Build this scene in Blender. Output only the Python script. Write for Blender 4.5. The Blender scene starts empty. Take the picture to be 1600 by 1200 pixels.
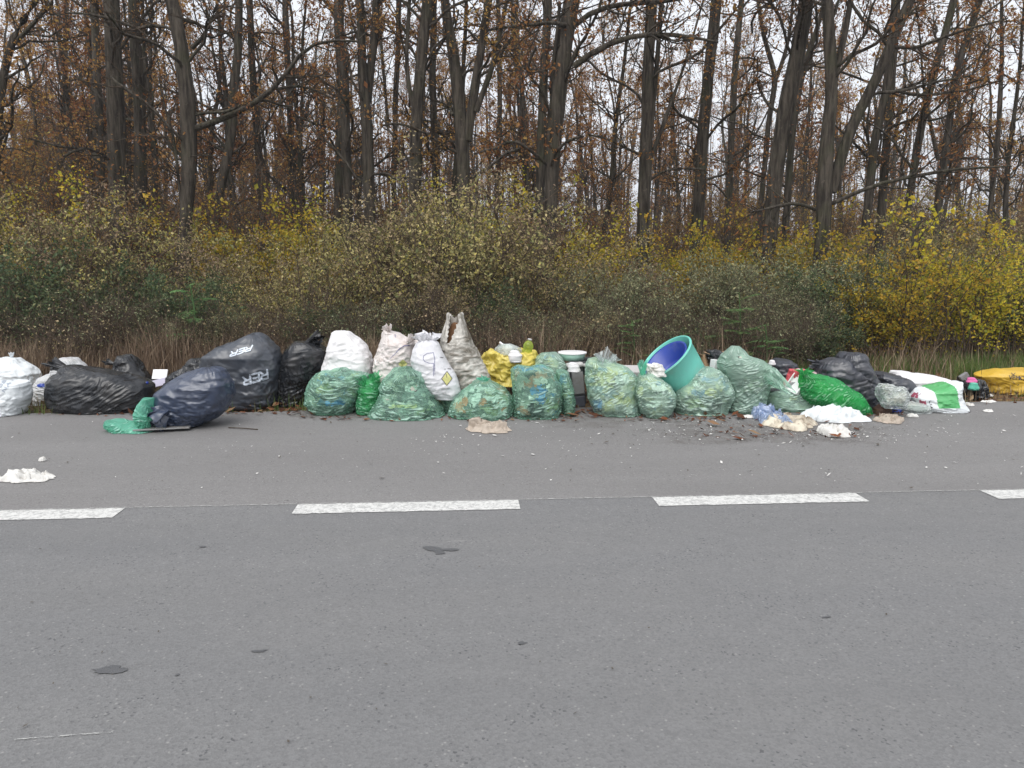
import bpy, math, random
import numpy as np
from mathutils import Vector
from mathutils.bvhtree import BVHTree

SC = bpy.context.scene
COL = SC.collection

# ------------------------------------------------------------------ camera, world, sun, exposure
F, PITCH, CH = 1200.0, math.radians(9.0), 1.6
cam = bpy.data.cameras.new('camera')
cam.sensor_fit = 'HORIZONTAL'; cam.sensor_width = 36.0; cam.lens = 27.0
cam.clip_start = 0.05; cam.clip_end = 2000
camo = bpy.data.objects.new('camera', cam); COL.objects.link(camo)
camo.location = (0, 0, CH); camo.rotation_euler = (math.pi/2 - PITCH, 0, 0)
SC.camera = camo

SUN_EL, SUN_ROT = 56.0, 195.0
w = bpy.data.worlds.new('World'); SC.world = w; w.use_nodes = True
nt = w.node_tree; nt.nodes.clear()
sky = nt.nodes.new('ShaderNodeTexSky'); sky.sky_type = 'NISHITA'; sky.sun_disc = False
sky.sun_elevation = math.radians(SUN_EL); sky.sun_rotation = math.radians(SUN_ROT)
sky.dust_density = 6.0; sky.ozone_density = 1.0; sky.air_density = 1.0
hs = nt.nodes.new('ShaderNodeHueSaturation'); hs.inputs['Saturation'].default_value = 0.18
bg = nt.nodes.new('ShaderNodeBackground'); bg.inputs['Strength'].default_value = 0.15
wo = nt.nodes.new('ShaderNodeOutputWorld')
cl = nt.nodes.new('ShaderNodeMix'); cl.data_type = 'RGBA'          # even overcast layer over the clear-sky light
cl.inputs[0].default_value = .78; cl.inputs[7].default_value = (3.75, 3.88, 4.15, 1)
nt.links.new(sky.outputs[0], hs.inputs['Color']); nt.links.new(hs.outputs[0], cl.inputs[6]); nt.links.new(cl.outputs[2], bg.inputs['Color'])
nt.links.new(bg.outputs[0], wo.inputs['Surface'])
sl = bpy.data.lights.new('sun', 'SUN'); sl.energy = 1.15; sl.angle = math.radians(60); sl.color = (1, .97, .93)
so = bpy.data.objects.new('sun', sl); COL.objects.link(so)
so.rotation_euler = (-math.radians(90-SUN_EL), 0, -math.radians(SUN_ROT))
SC.view_settings.view_transform = 'Standard'; SC.view_settings.look = 'None'
SC.view_settings.exposure = 0.9; SC.view_settings.gamma = 1.0
SC.view_settings.use_curve_mapping = False
SC.render.engine = 'CYCLES'
SC.cycles.max_bounces = 8; SC.cycles.transparent_max_bounces = 12
SC.cycles.diffuse_bounces = 3; SC.cycles.glossy_bounces = 2; SC.cycles.caustics_reflective = False

# ------------------------------------------------------------------ small helpers
CP, SP = math.cos(PITCH), math.sin(PITCH)
def ray(u, v):
    a, b = (u-800)/F, (600-v)/F
    return np.array([a, CP + b*SP, -SP + b*CP])
def gnd(u, v, z=0.0):
    d = ray(u, v); t = (z-CH)/d[2]
    return np.array([d[0]*t, d[1]*t, z])
def atY(u, v, Y):
    d = ray(u, v); t = Y/d[1]
    return np.array([d[0]*t, Y, CH + d[2]*t])
def pxm(Y, v=600):                      # metres per photo pixel at depth Y
    return (Y/ray(800, v)[1])/F

def hash3(i, j, k, seed):
    h = (i*374761393 + j*668265263 + k*2147483647 + seed*974634777) & 0xFFFFFFFF
    h = ((h ^ (h >> 13))*1274126177) & 0xFFFFFFFF
    h = ((h ^ (h >> 16))*2246822519) & 0xFFFFFFFF
    return ((h ^ (h >> 15)) & 0xFFFFFF)/float(0xFFFFFF)*2-1
def vnoise(p, seed=0):
    p = np.asarray(p, float); q = np.floor(p).astype(np.int64); f = p-q
    f = f*f*f*(f*(f*6-15)+10); r = 0
    for dx in (0, 1):
        wx = f[..., 0] if dx else 1-f[..., 0]
        for dy in (0, 1):
            wy = f[..., 1] if dy else 1-f[..., 1]
            for dz in (0, 1):
                wz = f[..., 2] if dz else 1-f[..., 2]
                r = r + hash3(q[..., 0]+dx, q[..., 1]+dy, q[..., 2]+dz, seed)*wx*wy*wz
    return r
def fbm(p, seed=0, o=3):
    p = np.asarray(p, float); a, s = 1.0, 0
    for k in range(o):
        s = s + a*vnoise(p*(2**k), seed+k*17); a *= .5
    return s

def mesh_np(name, V, faces, mats, smooth=True):
    """V (N,3); faces: list of (array (F,k), material index)"""
    me = bpy.data.meshes.new(name)
    V = np.asarray(V, np.float32)
    me.vertices.add(len(V)); me.vertices.foreach_set('co', V.ravel())
    fl, st, mi, pos = [], [], [], 0
    for fa, m in faces:
        fa = np.asarray(fa, np.int32)
        if len(fa) == 0: continue
        k = fa.shape[1]
        fl.append(fa.ravel()); st.append(pos + np.arange(len(fa))*k); mi.append(np.full(len(fa), m)); pos += fa.size
    fl = np.concatenate(fl); st = np.concatenate(st); mi = np.concatenate(mi)
    me.loops.add(len(fl)); me.loops.foreach_set('vertex_index', fl.astype(np.int32))
    me.polygons.add(len(st)); me.polygons.foreach_set('loop_start', st.astype(np.int32))
    for m in mats: me.materials.append(m)
    me.polygons.foreach_set('material_index', mi.astype(np.int32))
    if isinstance(smooth, bool): sm = np.full(len(st), smooth)
    else: sm = np.isin(mi, smooth)
    me.polygons.foreach_set('use_smooth', sm)
    me.update(calc_edges=True); me.validate()
    return me
def link(name, me, parent=None):
    o = bpy.data.objects.new(name, me); COL.objects.link(o)
    if parent is not None: o.parent = parent
    return o
def tag(o, label=None, cat=None, group=None, kind=None):
    if label: o['label'] = label
    if cat: o['category'] = cat
    if group: o['group'] = group
    if kind: o['kind'] = kind
    return o
def empty(name, loc, label, cat, group=None):
    o = bpy.data.objects.new(name, None); COL.objects.link(o); o.location = loc
    o.empty_display_size = .2
    return tag(o, label, cat, group)
class Geo:
    """collects verts and faces with material slots"""
    def __init__(s): s.V, s.Fc, s.n = [], [], 0
    def add(s, V, fa, m=0):
        V = np.asarray(V, float).reshape(-1, 3)
        s.Fc.append((np.asarray(fa)+s.n, m)); s.V.append(V); s.n += len(V)
    def box(s, c, d, R=None, m=0, bev=0.0):
        x = np.array([[i, j, k] for i in (-.5, .5) for j in (-.5, .5) for k in (-.5, .5)])*np.array(d)
        if R is not None: x = x @ np.array(R).T
        s.add(x+np.array(c), [[0,1,3,2],[4,6,7,5],[0,4,5,1],[2,3,7,6],[0,2,6,4],[1,5,7,3]], m)
    def lathe(s, prof, n=40, R=None, c=(0,0,0), m=0, cap0=False, cap1=False):
        prof = np.array(prof); th = np.linspace(0, 2*np.pi, n, endpoint=False)
        V = np.stack([prof[:, None, 0]*np.cos(th), prof[:, None, 0]*np.sin(th), np.repeat(prof[:, 1:2], n, 1)], -1)
        V = V.reshape(-1, 3)
        if R is not None: V = V @ np.array(R).T
        k = len(prof); i, j = np.meshgrid(np.arange(k-1), np.arange(n), indexing='ij'); j2 = (j+1) % n
        fa = np.stack([i*n+j, i*n+j2, (i+1)*n+j2, (i+1)*n+j], -1).reshape(-1, 4)
        s.add(V+np.array(c), fa, m)
        b = s.n-len(V)
        if cap0: s.Fc.append((np.arange(n)[::-1][None]+b, m))
        if cap1: s.Fc.append((np.arange(n)[None]+b+(k-1)*n, m))
    def mesh(s, name, mats, smooth=True): return mesh_np(name, np.concatenate(s.V), s.Fc, mats, smooth)
def bevel(o, w=.006, seg=2):
    b = o.modifiers.new('bevel', 'BEVEL'); b.width = w; b.segments = seg; b.limit_method = 'ANGLE'; b.angle_limit = .6
    return o
def rot(ax, an):
    from mathutils import Matrix
    return np.array(Matrix.Rotation(an, 3, ax))
def frame(nrm):                          # rotation whose z column is nrm
    z = Vector(nrm).normalized(); x = Vector((0,0,1)).cross(z)
    if x.length < 1e-4: x = Vector((1,0,0))
    x.normalize(); y = z.cross(x)
    return np.array([x, y, z]).T

# ------------------------------------------------------------------ materials
class MB:
    def __init__(s, name):
        s.m = bpy.data.materials.new(name); s.m.use_nodes = True; s.t = s.m.node_tree; s.t.nodes.clear()
        s.out = s.t.nodes.new('ShaderNodeOutputMaterial')
    def n(s, typ, ins=None, **props):
        nd = s.t.nodes.new('ShaderNode'+typ)
        for k, v in props.items(): setattr(nd, k, v)
        for k, v in (ins or {}).items(): s.set(nd.inputs[k], v)
        return nd
    def set(s, sock, v):
        if hasattr(v, 'is_output'): s.t.links.new(v, sock)
        elif isinstance(v, (tuple, list)) and len(v) == 3 and sock.type == 'RGBA': sock.default_value = (*v, 1)
        else: sock.default_value = v
    def coord(s, which='Object'): return s.n('TexCoord').outputs[which]
    def noise(s, vec, scale, detail=3, rough=.55, dist=0):
        return s.n('TexNoise', {'Vector': vec, 'Scale': scale, 'Detail': detail, 'Roughness': rough, 'Distortion': dist}).outputs['Fac']
    def ramp(s, fac, stops, interp='LINEAR'):
        nd = s.n('ValToRGB', {'Fac': fac}); cr = nd.color_ramp; cr.interpolation = interp
        while len(cr.elements) < len(stops): cr.elements.new(.5)
        for e, (p, c) in zip(cr.elements, stops):
            e.position = p; e.color = (c, c, c, 1) if not isinstance(c, tuple) else (*c, 1)
        return nd.outputs['Color']
    def mix(s, fac, a, b, mode='MIX'):
        nd = s.n('Mix', data_type='RGBA', blend_type=mode)
        s.set(nd.inputs[0], fac); s.set(nd.inputs[6], a); s.set(nd.inputs[7], b); return nd.outputs[2]
    def math(s, op, a, b=0.0):
        nd = s.n('Math', operation=op); s.set(nd.inputs[0], a); s.set(nd.inputs[1], b); return nd.outputs[0]
    def map(s, vec, scale=(1,1,1), rotn=(0,0,0), loc=(0,0,0)):
        return s.n('Mapping', {'Vector': vec, 'Scale': scale, 'Rotation': rotn, 'Location': loc}).outputs[0]
    def bump(s, h, strength=.3, dist=.01, nrm=None):
        ins = {'Height': h, 'Strength': strength, 'Distance': dist}
        if nrm is not None: ins['Normal'] = nrm
        return s.n('Bump', ins).outputs[0]
    def prin(s, **k):
        ins = {}
        for a, v in k.items(): ins[{'col':'Base Color','rough':'Roughness','spec':'Specular IOR Level','nrm':'Normal','metal':'Metallic','trans':'Transmission Weight','alpha':'Alpha','sheen':'Sheen Weight','coat':'Coat Weight','coatr':'Coat Roughness','ior':'IOR'}[a]] = v
        return s.n('BsdfPrincipled', ins).outputs[0]
    def done(s, surf): s.t.links.new(surf, s.out.inputs['Surface']); return s.m

def simple(name, col, rough=.5, var=.25, nscale=8, bump=.0, spec=.5, dirt=None):
    b = MB(name); c = b.coord()
    n1 = b.noise(c, nscale, 4)
    colr = b.mix(b.math('MULTIPLY', n1, var*2), col, tuple(x*.45 for x in col))
    if dirt:
        colr = b.mix(b.ramp(b.noise(c, nscale*.7, 5, .65), [(.5, 0.0), (.72, 1.0)]), colr, dirt)
    k = dict(col=colr, rough=rough, spec=spec)
    if bump: k['nrm'] = b.bump(b.noise(c, nscale*6, 3), bump, .01)
    return b.done(b.prin(**k))

ROADANG = .0653
def asphalt(name, base, warm, chip, pit_col):
    b = MB(name); c = b.coord()
    big = b.noise(b.map(c, (.35, 1.1, 1)), 1.0, 5, .6)
    mid = b.noise(c, 9, 4, .6)
    colr = b.mix(b.ramp(big, [(.3, 0.0), (.7, 1.0)]), base, warm)
    colr = b.mix(b.math('MULTIPLY', b.ramp(mid, [(.35, 0.0), (.75, 1.0)]), .3), colr, tuple(x*.8 for x in base))
    gr = b.n('TexVoronoi', {'Vector': c, 'Scale': 110.0, 'Randomness': 1.0})
    g2 = b.ramp(b.n('SeparateColor', {'Color': gr.outputs['Color']}).outputs[0], [(0, .84), (.5, 1.0), (1, 1.14)])
    colr = b.mix(.8, colr, b.mix(1.0, colr, g2, 'MULTIPLY'))
    sep = b.n('SeparateColor', {'Color': gr.outputs['Color']})
    pit = b.math('MULTIPLY', b.ramp(sep.outputs[1], [(.95, 0.0), (.97, 1.0)]), b.ramp(b.noise(c, 3.1, 3), [(.4, 0.15), (.62, 1.0)]))
    colr = b.mix(b.math('MULTIPLY', pit, .6), colr, pit_col)
    v2 = b.n('TexVoronoi', {'Vector': c, 'Scale': 62.0, 'Randomness': 1.0})
    s2 = b.n('SeparateColor', {'Color': v2.outputs['Color']})
    ch = b.math('MULTIPLY', b.ramp(s2.outputs[2], [(.965, 0.0), (.975, 1.0)]), b.ramp(v2.outputs['Distance'], [(.18, 1.0), (.4, 0.0)]))
    colr = b.mix(b.math('MULTIPLY', ch, .32), colr, chip)
    trk = b.ramp(b.noise(b.map(c, (.05, 1.0, 1), (0, 0, -ROADANG)), 1.1, 3), [(.38, 0.0), (.66, 1.0)])
    colr = b.mix(b.math('MULTIPLY', trk, .30), colr, tuple(x*.72 for x in base))
    # big shallow dark bitumen smears and dry pale scuffs
    sm = b.ramp(b.noise(b.map(c, (.5, 1.6, 1)), 2.3, 5, .7), [(.66, 0.0), (.74, 1.0)])
    colr = b.mix(b.math('MULTIPLY', sm, .18), colr, chip)
    h = b.math('ADD', b.math('MULTIPLY', gr.outputs['Distance'], 1.0), b.math('MULTIPLY', b.noise(c, 320, 2), .5))
    nr = b.bump(h, .4, .0035)
    return b.done(b.prin(col=colr, rough=.85, spec=.3, nrm=nr))
M_ROAD = asphalt('road_asphalt', (.158, .159, .162), (.182, .181, .180), (.42, .41, .39), (.04, .04, .045))
M_LAY = asphalt('layby_asphalt', (.198, .194, .192), (.176, .171, .169), (.44, .43, .41), (.05, .045, .045))

def paint():
    b = MB('road_paint'); c = b.coord()
    wear = b.ramp(b.noise(c, 22, 6, .78), [(.47, 0.0), (.62, 1.0)])
    sp = b.n('TexVoronoi', {'Vector': c, 'Scale': 90.0})
    spk = b.ramp(b.n('SeparateColor', {'Color': sp.outputs['Color']}).outputs[0], [(.86, 0.0), (.9, 1.0)])
    f = b.math('MAXIMUM', b.math('MULTIPLY', wear, .62), b.math('MULTIPLY', spk, .6))
    colr = b.mix(b.math('MULTIPLY', b.noise(c, 3.5, 4), .35), (.60, .60, .58), (.42, .42, .41)); colr = b.mix(f, colr, (.2, .2, .2))
    return b.done(b.prin(col=colr, rough=.75, nrm=b.bump(b.noise(c, 150, 2), .4, .003)))
M_PAINT = paint()
def crackpaint():
    b = MB('seam_paint'); c = b.coord()
    f = b.ramp(b.noise(b.map(c, (8, 40, 1)), 3, 4, .7), [(.45, 0.0), (.55, 1.0)])
    s = b.n('MixShader', {0: f, 1: b.n('BsdfTransparent').outputs[0], 2: b.prin(col=(.36, .36, .35), rough=.8)})
    return b.done(s.outputs[0])
M_SEAM = crackpaint()
M_TAR = simple('tar', (.095, .097, .102), .55, .2, 30, .3)

def floor_mat():
    b = MB('leaf_litter'); c = b.coord()
    v = b.n('TexVoronoi', {'Vector': c, 'Scale': 14.0})
    s = b.n('SeparateColor', {'Color': v.outputs['Color']})
    colr = b.ramp(s.outputs[0], [(0, (.06, .04, .022)), (.35, (.11, .065, .03)), (.7, (.15, .085, .035)), (1, (.2, .13, .05))])
    gr = b.ramp(b.noise(c, .8, 4), [(.5, 0.0), (.65, 1.0)])
    colr = b.mix(b.math('MULTIPLY', gr, .5), colr, (.06, .075, .025))
    return b.done(b.prin(col=colr, rough=.9, nrm=b.bump(v.outputs['Distance'], .8, .03)))
M_FLOOR = floor_mat()
def bark(name, a, bb, moss):
    b = MB(name); c = b.coord(); o = b.n('ObjectInfo').outputs['Random']
    st = b.noise(b.map(c, (1, 1, .12)), 16, 5, .65)
    colr = b.mix(b.ramp(st, [(.38, 0.0), (.62, 1.0)]), a, bb)
    colr = b.mix(b.math('MULTIPLY', b.ramp(b.noise(c, 2.4, 4), [(.48, 0.0), (.66, 1.0)]), b.math('ADD', b.math('MULTIPLY', o, .5), .1)), colr, moss)
    colr = b.mix(b.math('MULTIPLY', b.ramp(b.noise(c, 9, 4, .7), [(.62, 0.0), (.7, 1.0)]), .4), colr, tuple(min(1, x*1.8) for x in bb))
    return b.done(b.prin(col=colr, rough=.92, spec=.15, nrm=b.bump(st, 1.0, .05)))
M_BARK = bark('bark', (.024, .020, .016), (.088, .075, .060), (.055, .060, .030))
M_TWIG = bark('twig_bark', (.05, .036, .026), (.085, .065, .048), (.06, .05, .03))
M_TWIG2 = bark('shrub_bark', (.07, .05, .036), (.13, .10, .075), (.08, .07, .04))

def leafmat(name, stops, trl=.35, objvar=.35):
    b = MB(name)
    g = b.n('NewGeometry').outputs['Random Per Island']
    colr = b.ramp(g, stops)
    o = b.n('ObjectInfo').outputs['Random']
    hsv = b.n('HueSaturation', {'Color': colr, 'Hue': b.math('ADD', b.math('MULTIPLY', o, .03*objvar/.35), .5-.015*objvar/.35), 'Value': b.math('ADD', b.math('MULTIPLY', o, objvar), 1-objvar/2)})
    cc = hsv.outputs[0]
    d = b.n('BsdfDiffuse', {'Color': cc}).outputs[0]
    t = b.n('BsdfTranslucent', {'Color': cc}).outputs[0]
    gl = b.n('BsdfGlossy', {'Color': (.5, .5, .5), 'Roughness': .5}).outputs[0]
    s = b.n('MixShader', {0: trl, 1: d, 2: t}).outputs[0]
    s = b.n('MixShader', {0: .03, 1: s, 2: gl}).outputs[0]
    return b.done(s)
L_OAK = leafmat('brown_oak_leaf', [(0, (.16, .07, .025)), (.4, (.28, .125, .04)), (.75, (.40, .20, .06)), (1, (.46, .29, .09))], .5)
L_OLIVE = leafmat('olive_leaf', [(0, (0.097, 0.110, 0.041)), (.3, (0.221, 0.214, 0.083)), (.55, (0.373, 0.324, 0.138)), (.8, (0.511, 0.400, 0.207)), (1, (0.497, 0.428, 0.097))])
L_TAN = leafmat('tan_leaf', [(0, (0.159, 0.132, 0.072)), (.4, (0.317, 0.245, 0.139)), (.8, (0.476, 0.356, 0.225)), (1, (0.344, 0.317, 0.118))])
L_GREY = leafmat('grey_green_leaf', [(0, (0.096, 0.122, 0.061)), (.4, (0.203, 0.231, 0.122)), (.75, (0.339, 0.346, 0.203)), (1, (0.434, 0.393, 0.203))])
L_YEL = leafmat('yellow_leaf', [(0, (0.165, 0.200, 0.025)), (.25, (0.378, 0.338, 0.035)), (.55, (0.590, 0.450, 0.040)), (.85, (0.566, 0.350, 0.035)), (1, (0.236, 0.275, 0.050))], .45)
L_DKG = leafmat('dark_green_leaf', [(0, (0.037, 0.069, 0.031)), (.5, (0.081, 0.125, 0.056)), (.85, (0.150, 0.188, 0.088)), (1, (0.275, 0.263, 0.112))])
L_RUST = leafmat('rust_leaf', [(0, (.14, .085, .035)), (.3, (.25, .14, .045)), (.65, (.36, .23, .06)), (.85, (.42, .30, .06)), (1, (.22, .21, .06))], .45)
L_GRN = leafmat('fresh_green_leaf', [(0, (.07, .14, .05)), (.5, (.11, .20, .075)), (1, (.16, .26, .09))])
L_DRY = leafmat('dry_stalk', [(0, (.11, .075, .05)), (.4, (.19, .135, .09)), (.8, (.27, .20, .13)), (1, (.34, .27, .18))], .2)
L_GRASS = leafmat('grass_blade', [(0, (0.068, 0.108, 0.027)), (.5, (0.108, 0.169, 0.041)), (.85, (0.162, 0.203, 0.061)), (1, (0.297, 0.257, 0.121))], .3)
L_FALL = leafmat('fallen_leaf', [(0, (.06, .03, .016)), (.5, (.15, .065, .03)), (.8, (.22, .10, .045)), (1, (.28, .20, .11))], .1)

def creases(b, c2, s, flat=2.6, pleat=1.0):
    """long sharp folds that follow the bag's own surface: level, slanting, and pleats running up to the tied end"""
    fo = b.n('Attribute', attribute_name='fold').outputs['Vector']; top = b.n('Attribute', attribute_name='top').outputs['Fac']
    wv = b.n('TexNoise', {'Vector': fo, 'Scale': 4.0, 'Detail': 2.0}).outputs['Color']
    v = b.mix(.10, fo, wv, 'ADD')
    def rid(vec, sc, d=2.0):
        return b.n('TexNoise', {'Vector': vec, 'Scale': float(sc), 'Detail': d, 'Roughness': .45}, noise_type='RIDGED_MULTIFRACTAL', normalize=True).outputs['Fac']
    h1 = rid(b.map(v, (.75, flat, 1)), s*.8)
    h2 = rid(b.map(v, (.7, flat, 1), (0, 0, .75)), s*.7)
    h3 = rid(b.map(v, (flat*1.1, .45, 1)), s*.75)
    m = b.ramp(b.noise(fo, 2.6, 2), [(.46, 0.0), (.56, 1.0)])
    m2 = b.ramp(b.math('ADD', b.math('MULTIPLY', top, pleat), b.math('SUBTRACT', b.noise(b.map(fo, loc=(3, 5, 7)), 2.4, 2), .5)), [(.52, 0.0), (.68, 1.0)])
    h = b.mix(m2, b.mix(m, h1, h2), h3)
    amp = b.ramp(b.noise(b.map(fo, loc=(9, 1, 4)), 3.4, 2), [(.34, .12), (.62, 1.0)])
    return b.math('MINIMUM', b.math('MULTIPLY', b.math('MULTIPLY', h, amp), 6.0), 1.3)
def objoff(b, c):
    o = b.n('ObjectInfo').outputs['Random']
    return b.n('VectorMath', {0: c, 1: b.n('CombineXYZ', {0: b.math('MULTIPLY', o, 37.0), 1: b.math('MULTIPLY', o, 11.0)}).outputs[0]}, operation='ADD').outputs[0]
def plastic(name, col, rough=.4, crinkle=.35, cs=9, trl=0.0, var=.15, dust=0.0, spec=.8, flat=2.4):
    b = MB(name); c = b.coord(); c2 = objoff(b, c)
    h = b.math('ADD', creases(b, c2, cs*.8, flat), b.math('MULTIPLY', b.noise(c2, cs*5, 3), .12))
    nr = b.bump(h, crinkle, .03)
    colr = b.mix(b.math('MULTIPLY', b.noise(c2, 3, 4), var*2), col, tuple(x*.5 for x in col))
    d = b.math('MULTIPLY', b.ramp(b.noise(c2, 5, 5, .7), [(.45, 0.0), (.8, 1.0)]), dust if dust else .12)
    colr = b.mix(d, colr, (.28, .25, .21))
    s = b.prin(col=colr, rough=rough, spec=spec, nrm=nr)
    if trl:
        t = b.n('BsdfTranslucent', {'Color': colr, 'Normal': nr}).outputs[0]
        s = b.n('MixShader', {0: trl, 1: s, 2: t}).outputs[0]
    return b.done(s)
P_BLACK = plastic('black_plastic', (.014, .016, .020), .27, .4, 9, flat=3.4, spec=.55)
P_RER = plastic('slate_plastic', (.042, .050, .066), .36, .2, 8)
P_NAVY = plastic('navy_plastic', (.030, .045, .085), .32, .4, 9, flat=2.0)
P_DGREY = plastic('dark_grey_plastic', (.030, .034, .046), .36, .4, 11)
P_YEL = plastic('yellow_plastic', (.78, .64, .12), .4, .4, 13, .25)
P_YEL2 = plastic('deep_yellow_plastic', (.66, .42, .035), .5, .35, 10, .15, .1)

def film(name, tint, col, opac=.5, rough=.22, crinkle=.5, cs=21, flat=2.6, streak=.55):
    """thin see-through bag film: tinted transparent, denser where folded, with fold highlights painted in as paler streaks"""
    b = MB(name); c = b.coord(); c2 = objoff(b, c)
    cr = creases(b, c2, cs, flat)
    nr = b.bump(b.math('ADD', cr, b.math('MULTIPLY', b.noise(c2, cs*5, 3), .12)), crinkle, .03)
    pale = tuple(min(1, x*.6+.36) for x in col)
    k = b.ramp(cr, [(.3, 0.0), (1.1, 1.0)])
    colr = b.mix(b.math('MULTIPLY', k, .5), col, pale)  # pale streaks paint highlights onto the folds, besides the doubled film
    p = b.prin(col=colr, rough=rough, spec=.55, nrm=nr)
    tl = b.n('BsdfTranslucent', {'Color': colr, 'Normal': nr}).outputs[0]
    p = b.n('MixShader', {0: .3, 1: p, 2: tl}).outputs[0]
    t = b.n('BsdfTransparent', {'Color': tint}).outputs[0]
    lw = b.n('LayerWeight', {'Blend': .3, 'Normal': nr}).outputs['Facing']
    op = b.math('ADD', b.math('MULTIPLY', lw, .4), opac)
    op = b.math('ADD', op, b.math('MULTIPLY', b.math('SUBTRACT', k, .15), streak))
    op = b.math('ADD', op, b.math('MULTIPLY', b.math('SUBTRACT', b.noise(c2, 4, 2), .5), .55))
    op = b.n('Clamp', {0: op, 1: .05, 2: .97}).outputs[0]
    return b.done(b.n('MixShader', {0: op, 1: t, 2: p}).outputs[0])
F_GREEN = film('green_film', (.78, .94, .86), (.37, .66, .52), .32)
F_PALE = film('pale_green_film', (.84, .95, .89), (.56, .79, .67), .40)
F_PUFF = film('puffed_green_film', (.78, .92, .85), (.46, .66, .55), .58)
F_BRIGHT = film('bright_green_film', (.15, .72, .25), (.06, .46, .15), .55)
F_MINT = film('mint_film', (.45, .88, .72), (.22, .62, .47), .55)
F_CLEAR = film('clear_film', (.92, .95, .95), (.68, .72, .72), .35, .25)
F_MILKY = film('milky_film', (.9, .9, .9), (.78, .78, .80), .72, .4)
F_BLUE = film('bluish_film', (.7, .8, .95), (.45, .55, .75), .55)

def contents(name, pal, scale=11):
    b = MB(name); c = b.coord(); o = b.n('ObjectInfo').outputs['Random']
    c2 = b.n('VectorMath', {0: c, 1: b.n('CombineXYZ', {0: b.math('MULTIPLY', o, 53.0), 1: b.math('MULTIPLY', o, 17.0)}).outputs[0]}, operation='ADD').outputs[0]
    wv = b.n('TexNoise', {'Vector': c2, 'Scale': 13.0, 'Detail': 4.0, 'Roughness': .65}).outputs['Color']
    c3 = b.mix(.22, c2, wv, 'ADD')
    c3 = b.map(c3, (.8, .8, 1.7), (.4, .25, .5))
    v = b.n('TexVoronoi', {'Vector': c3, 'Scale': float(scale)*1.25})
    r = b.n('SeparateColor', {'Color': v.outputs['Color']})
    n = len(pal)
    colr = b.ramp(r.outputs[0], [(i/n, p) for i, p in enumerate(pal)], 'CONSTANT')
    colr = b.mix(b.math('MULTIPLY', b.ramp(b.noise(c3, 24, 4, .7), [(.60, 0.0), (.66, 1.0)]), .7), colr, (.66, .68, .62))
    colr = b.mix(b.math('MULTIPLY', b.ramp(b.noise(c3, 11, 4, .7), [(.48, 0.0), (.66, 1.0)]), .62), colr, (.045, .06, .052))
    return b.done(b.prin(col=colr, rough=.45, nrm=b.bump(b.noise(c3, 18, 3), .5, .03)))
W_, K_, GY = (.62, .62, .58), (.03, .03, .035), (.22, .24, .22)
C_MIX = contents('mixed_rubbish', [GY, (.09, .12, .10), W_, (.06, .08, .07), (.30, .32, .22), (.12, .25, .42), K_, (.35, .40, .33), (.16, .20, .15), (.50, .47, .25)])
C_BLUE = contents('rubbish_with_blue', [(.10, .13, .11), (.05, .22, .50), K_, (.30, .33, .28), (.45, .20, .12), GY, (.55, .55, .50), (.06, .07, .07)], 8)
C_YEL = contents('rubbish_with_yellow', [(.55, .50, .22), (.60, .58, .42), (.35, .38, .26), (.62, .55, .12), W_, (.20, .26, .20), (.30, .45, .55)], 7)
C_DARK = contents('dark_rubbish', [(.07, .09, .075), (.12, .15, .12), (.04, .045, .045), (.28, .31, .25), (.05, .065, .06), (.42, .43, .36)], 12)
C_ORNG = contents('rubbish_with_orange', [(.50, .50, .42), (.08, .10, .08), (.62, .20, .05), W_, (.14, .18, .12), (.32, .33, .14), (.06, .08, .06)], 9)
C_PALE = contents('pale_rubbish', [(.62, .64, .58), (.5, .54, .46), (.35, .42, .36), (.68, .66, .55), (.25, .30, .26)], 7)
C_GREENY = contents('green_rubbish', [(.10, .45, .16), (.30, .60, .30), (.06, .30, .10), (.45, .62, .42)], 6)

def sackmat(name, col, dirt, amt=.5, stain_scale=3.0, weave=True):
    b = MB(name); c = b.coord(); o = b.n('ObjectInfo').outputs['Random']
    c2 = b.n('VectorMath', {0: c, 1: b.n('CombineXYZ', {0: b.math('MULTIPLY', o, 29.0)}).outputs[0]}, operation='ADD').outputs[0]
    st = b.ramp(b.noise(c2, stain_scale, 6, .68, .5), [(.62-.25*amt, 0.0), (.85-.2*amt, 1.0)])
    colr = b.mix(b.math('MULTIPLY', st, min(1, amt*1.3)), col, dirt)
    sp = b.ramp(b.noise(c2, 34, 4, .7), [(.62, 0.0), (.68, 1.0)])
    colr = b.mix(b.math('MULTIPLY', sp, amt*.5), colr, tuple(x*.5 for x in dirt))
    cr = creases(b, c2, 12, 1.8); nr = b.bump(cr, .32, .03)
    colr = b.mix(b.math('MULTIPLY', b.ramp(b.math('MULTIPLY', cr, b.noise(c2, 2.2, 3)), [(.18, 0.0), (.5, 1.0)]), amt*.8), colr, dirt)
    if weave: nr = b.bump(b.noise(c2, 420, 1), .25, .002, nr)
    p = b.prin(col=colr, rough=.55, spec=.35, nrm=nr)
    t = b.n('BsdfTranslucent', {'Color': colr}).outputs[0]
    return b.done(b.n('MixShader', {0: .15, 1: p, 2: t}).outputs[0])
S_WHITE = sackmat('white_woven_sack', (.80, .79, .80), (.45, .42, .38), .2)
S_COOL = sackmat('white_plastic_sack', (.78, .82, .84), (.55, .58, .58), .2, 3, False)
S_PINK = sackmat('pinkish_dirty_sack', (.74, .69, .67), (.42, .33, .28), .45)
S_NUM = sackmat('white_fertiliser_sack', (.76, .76, .79), (.45, .43, .42), .3)
S_GRIME = sackmat('grimy_open_sack', (.70, .68, .63), (.15, .13, .10), .9, 5)
S_CREAM = sackmat('cream_brown_film', (.70, .64, .52), (.22, .16, .11), .85, 7, False)
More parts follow.
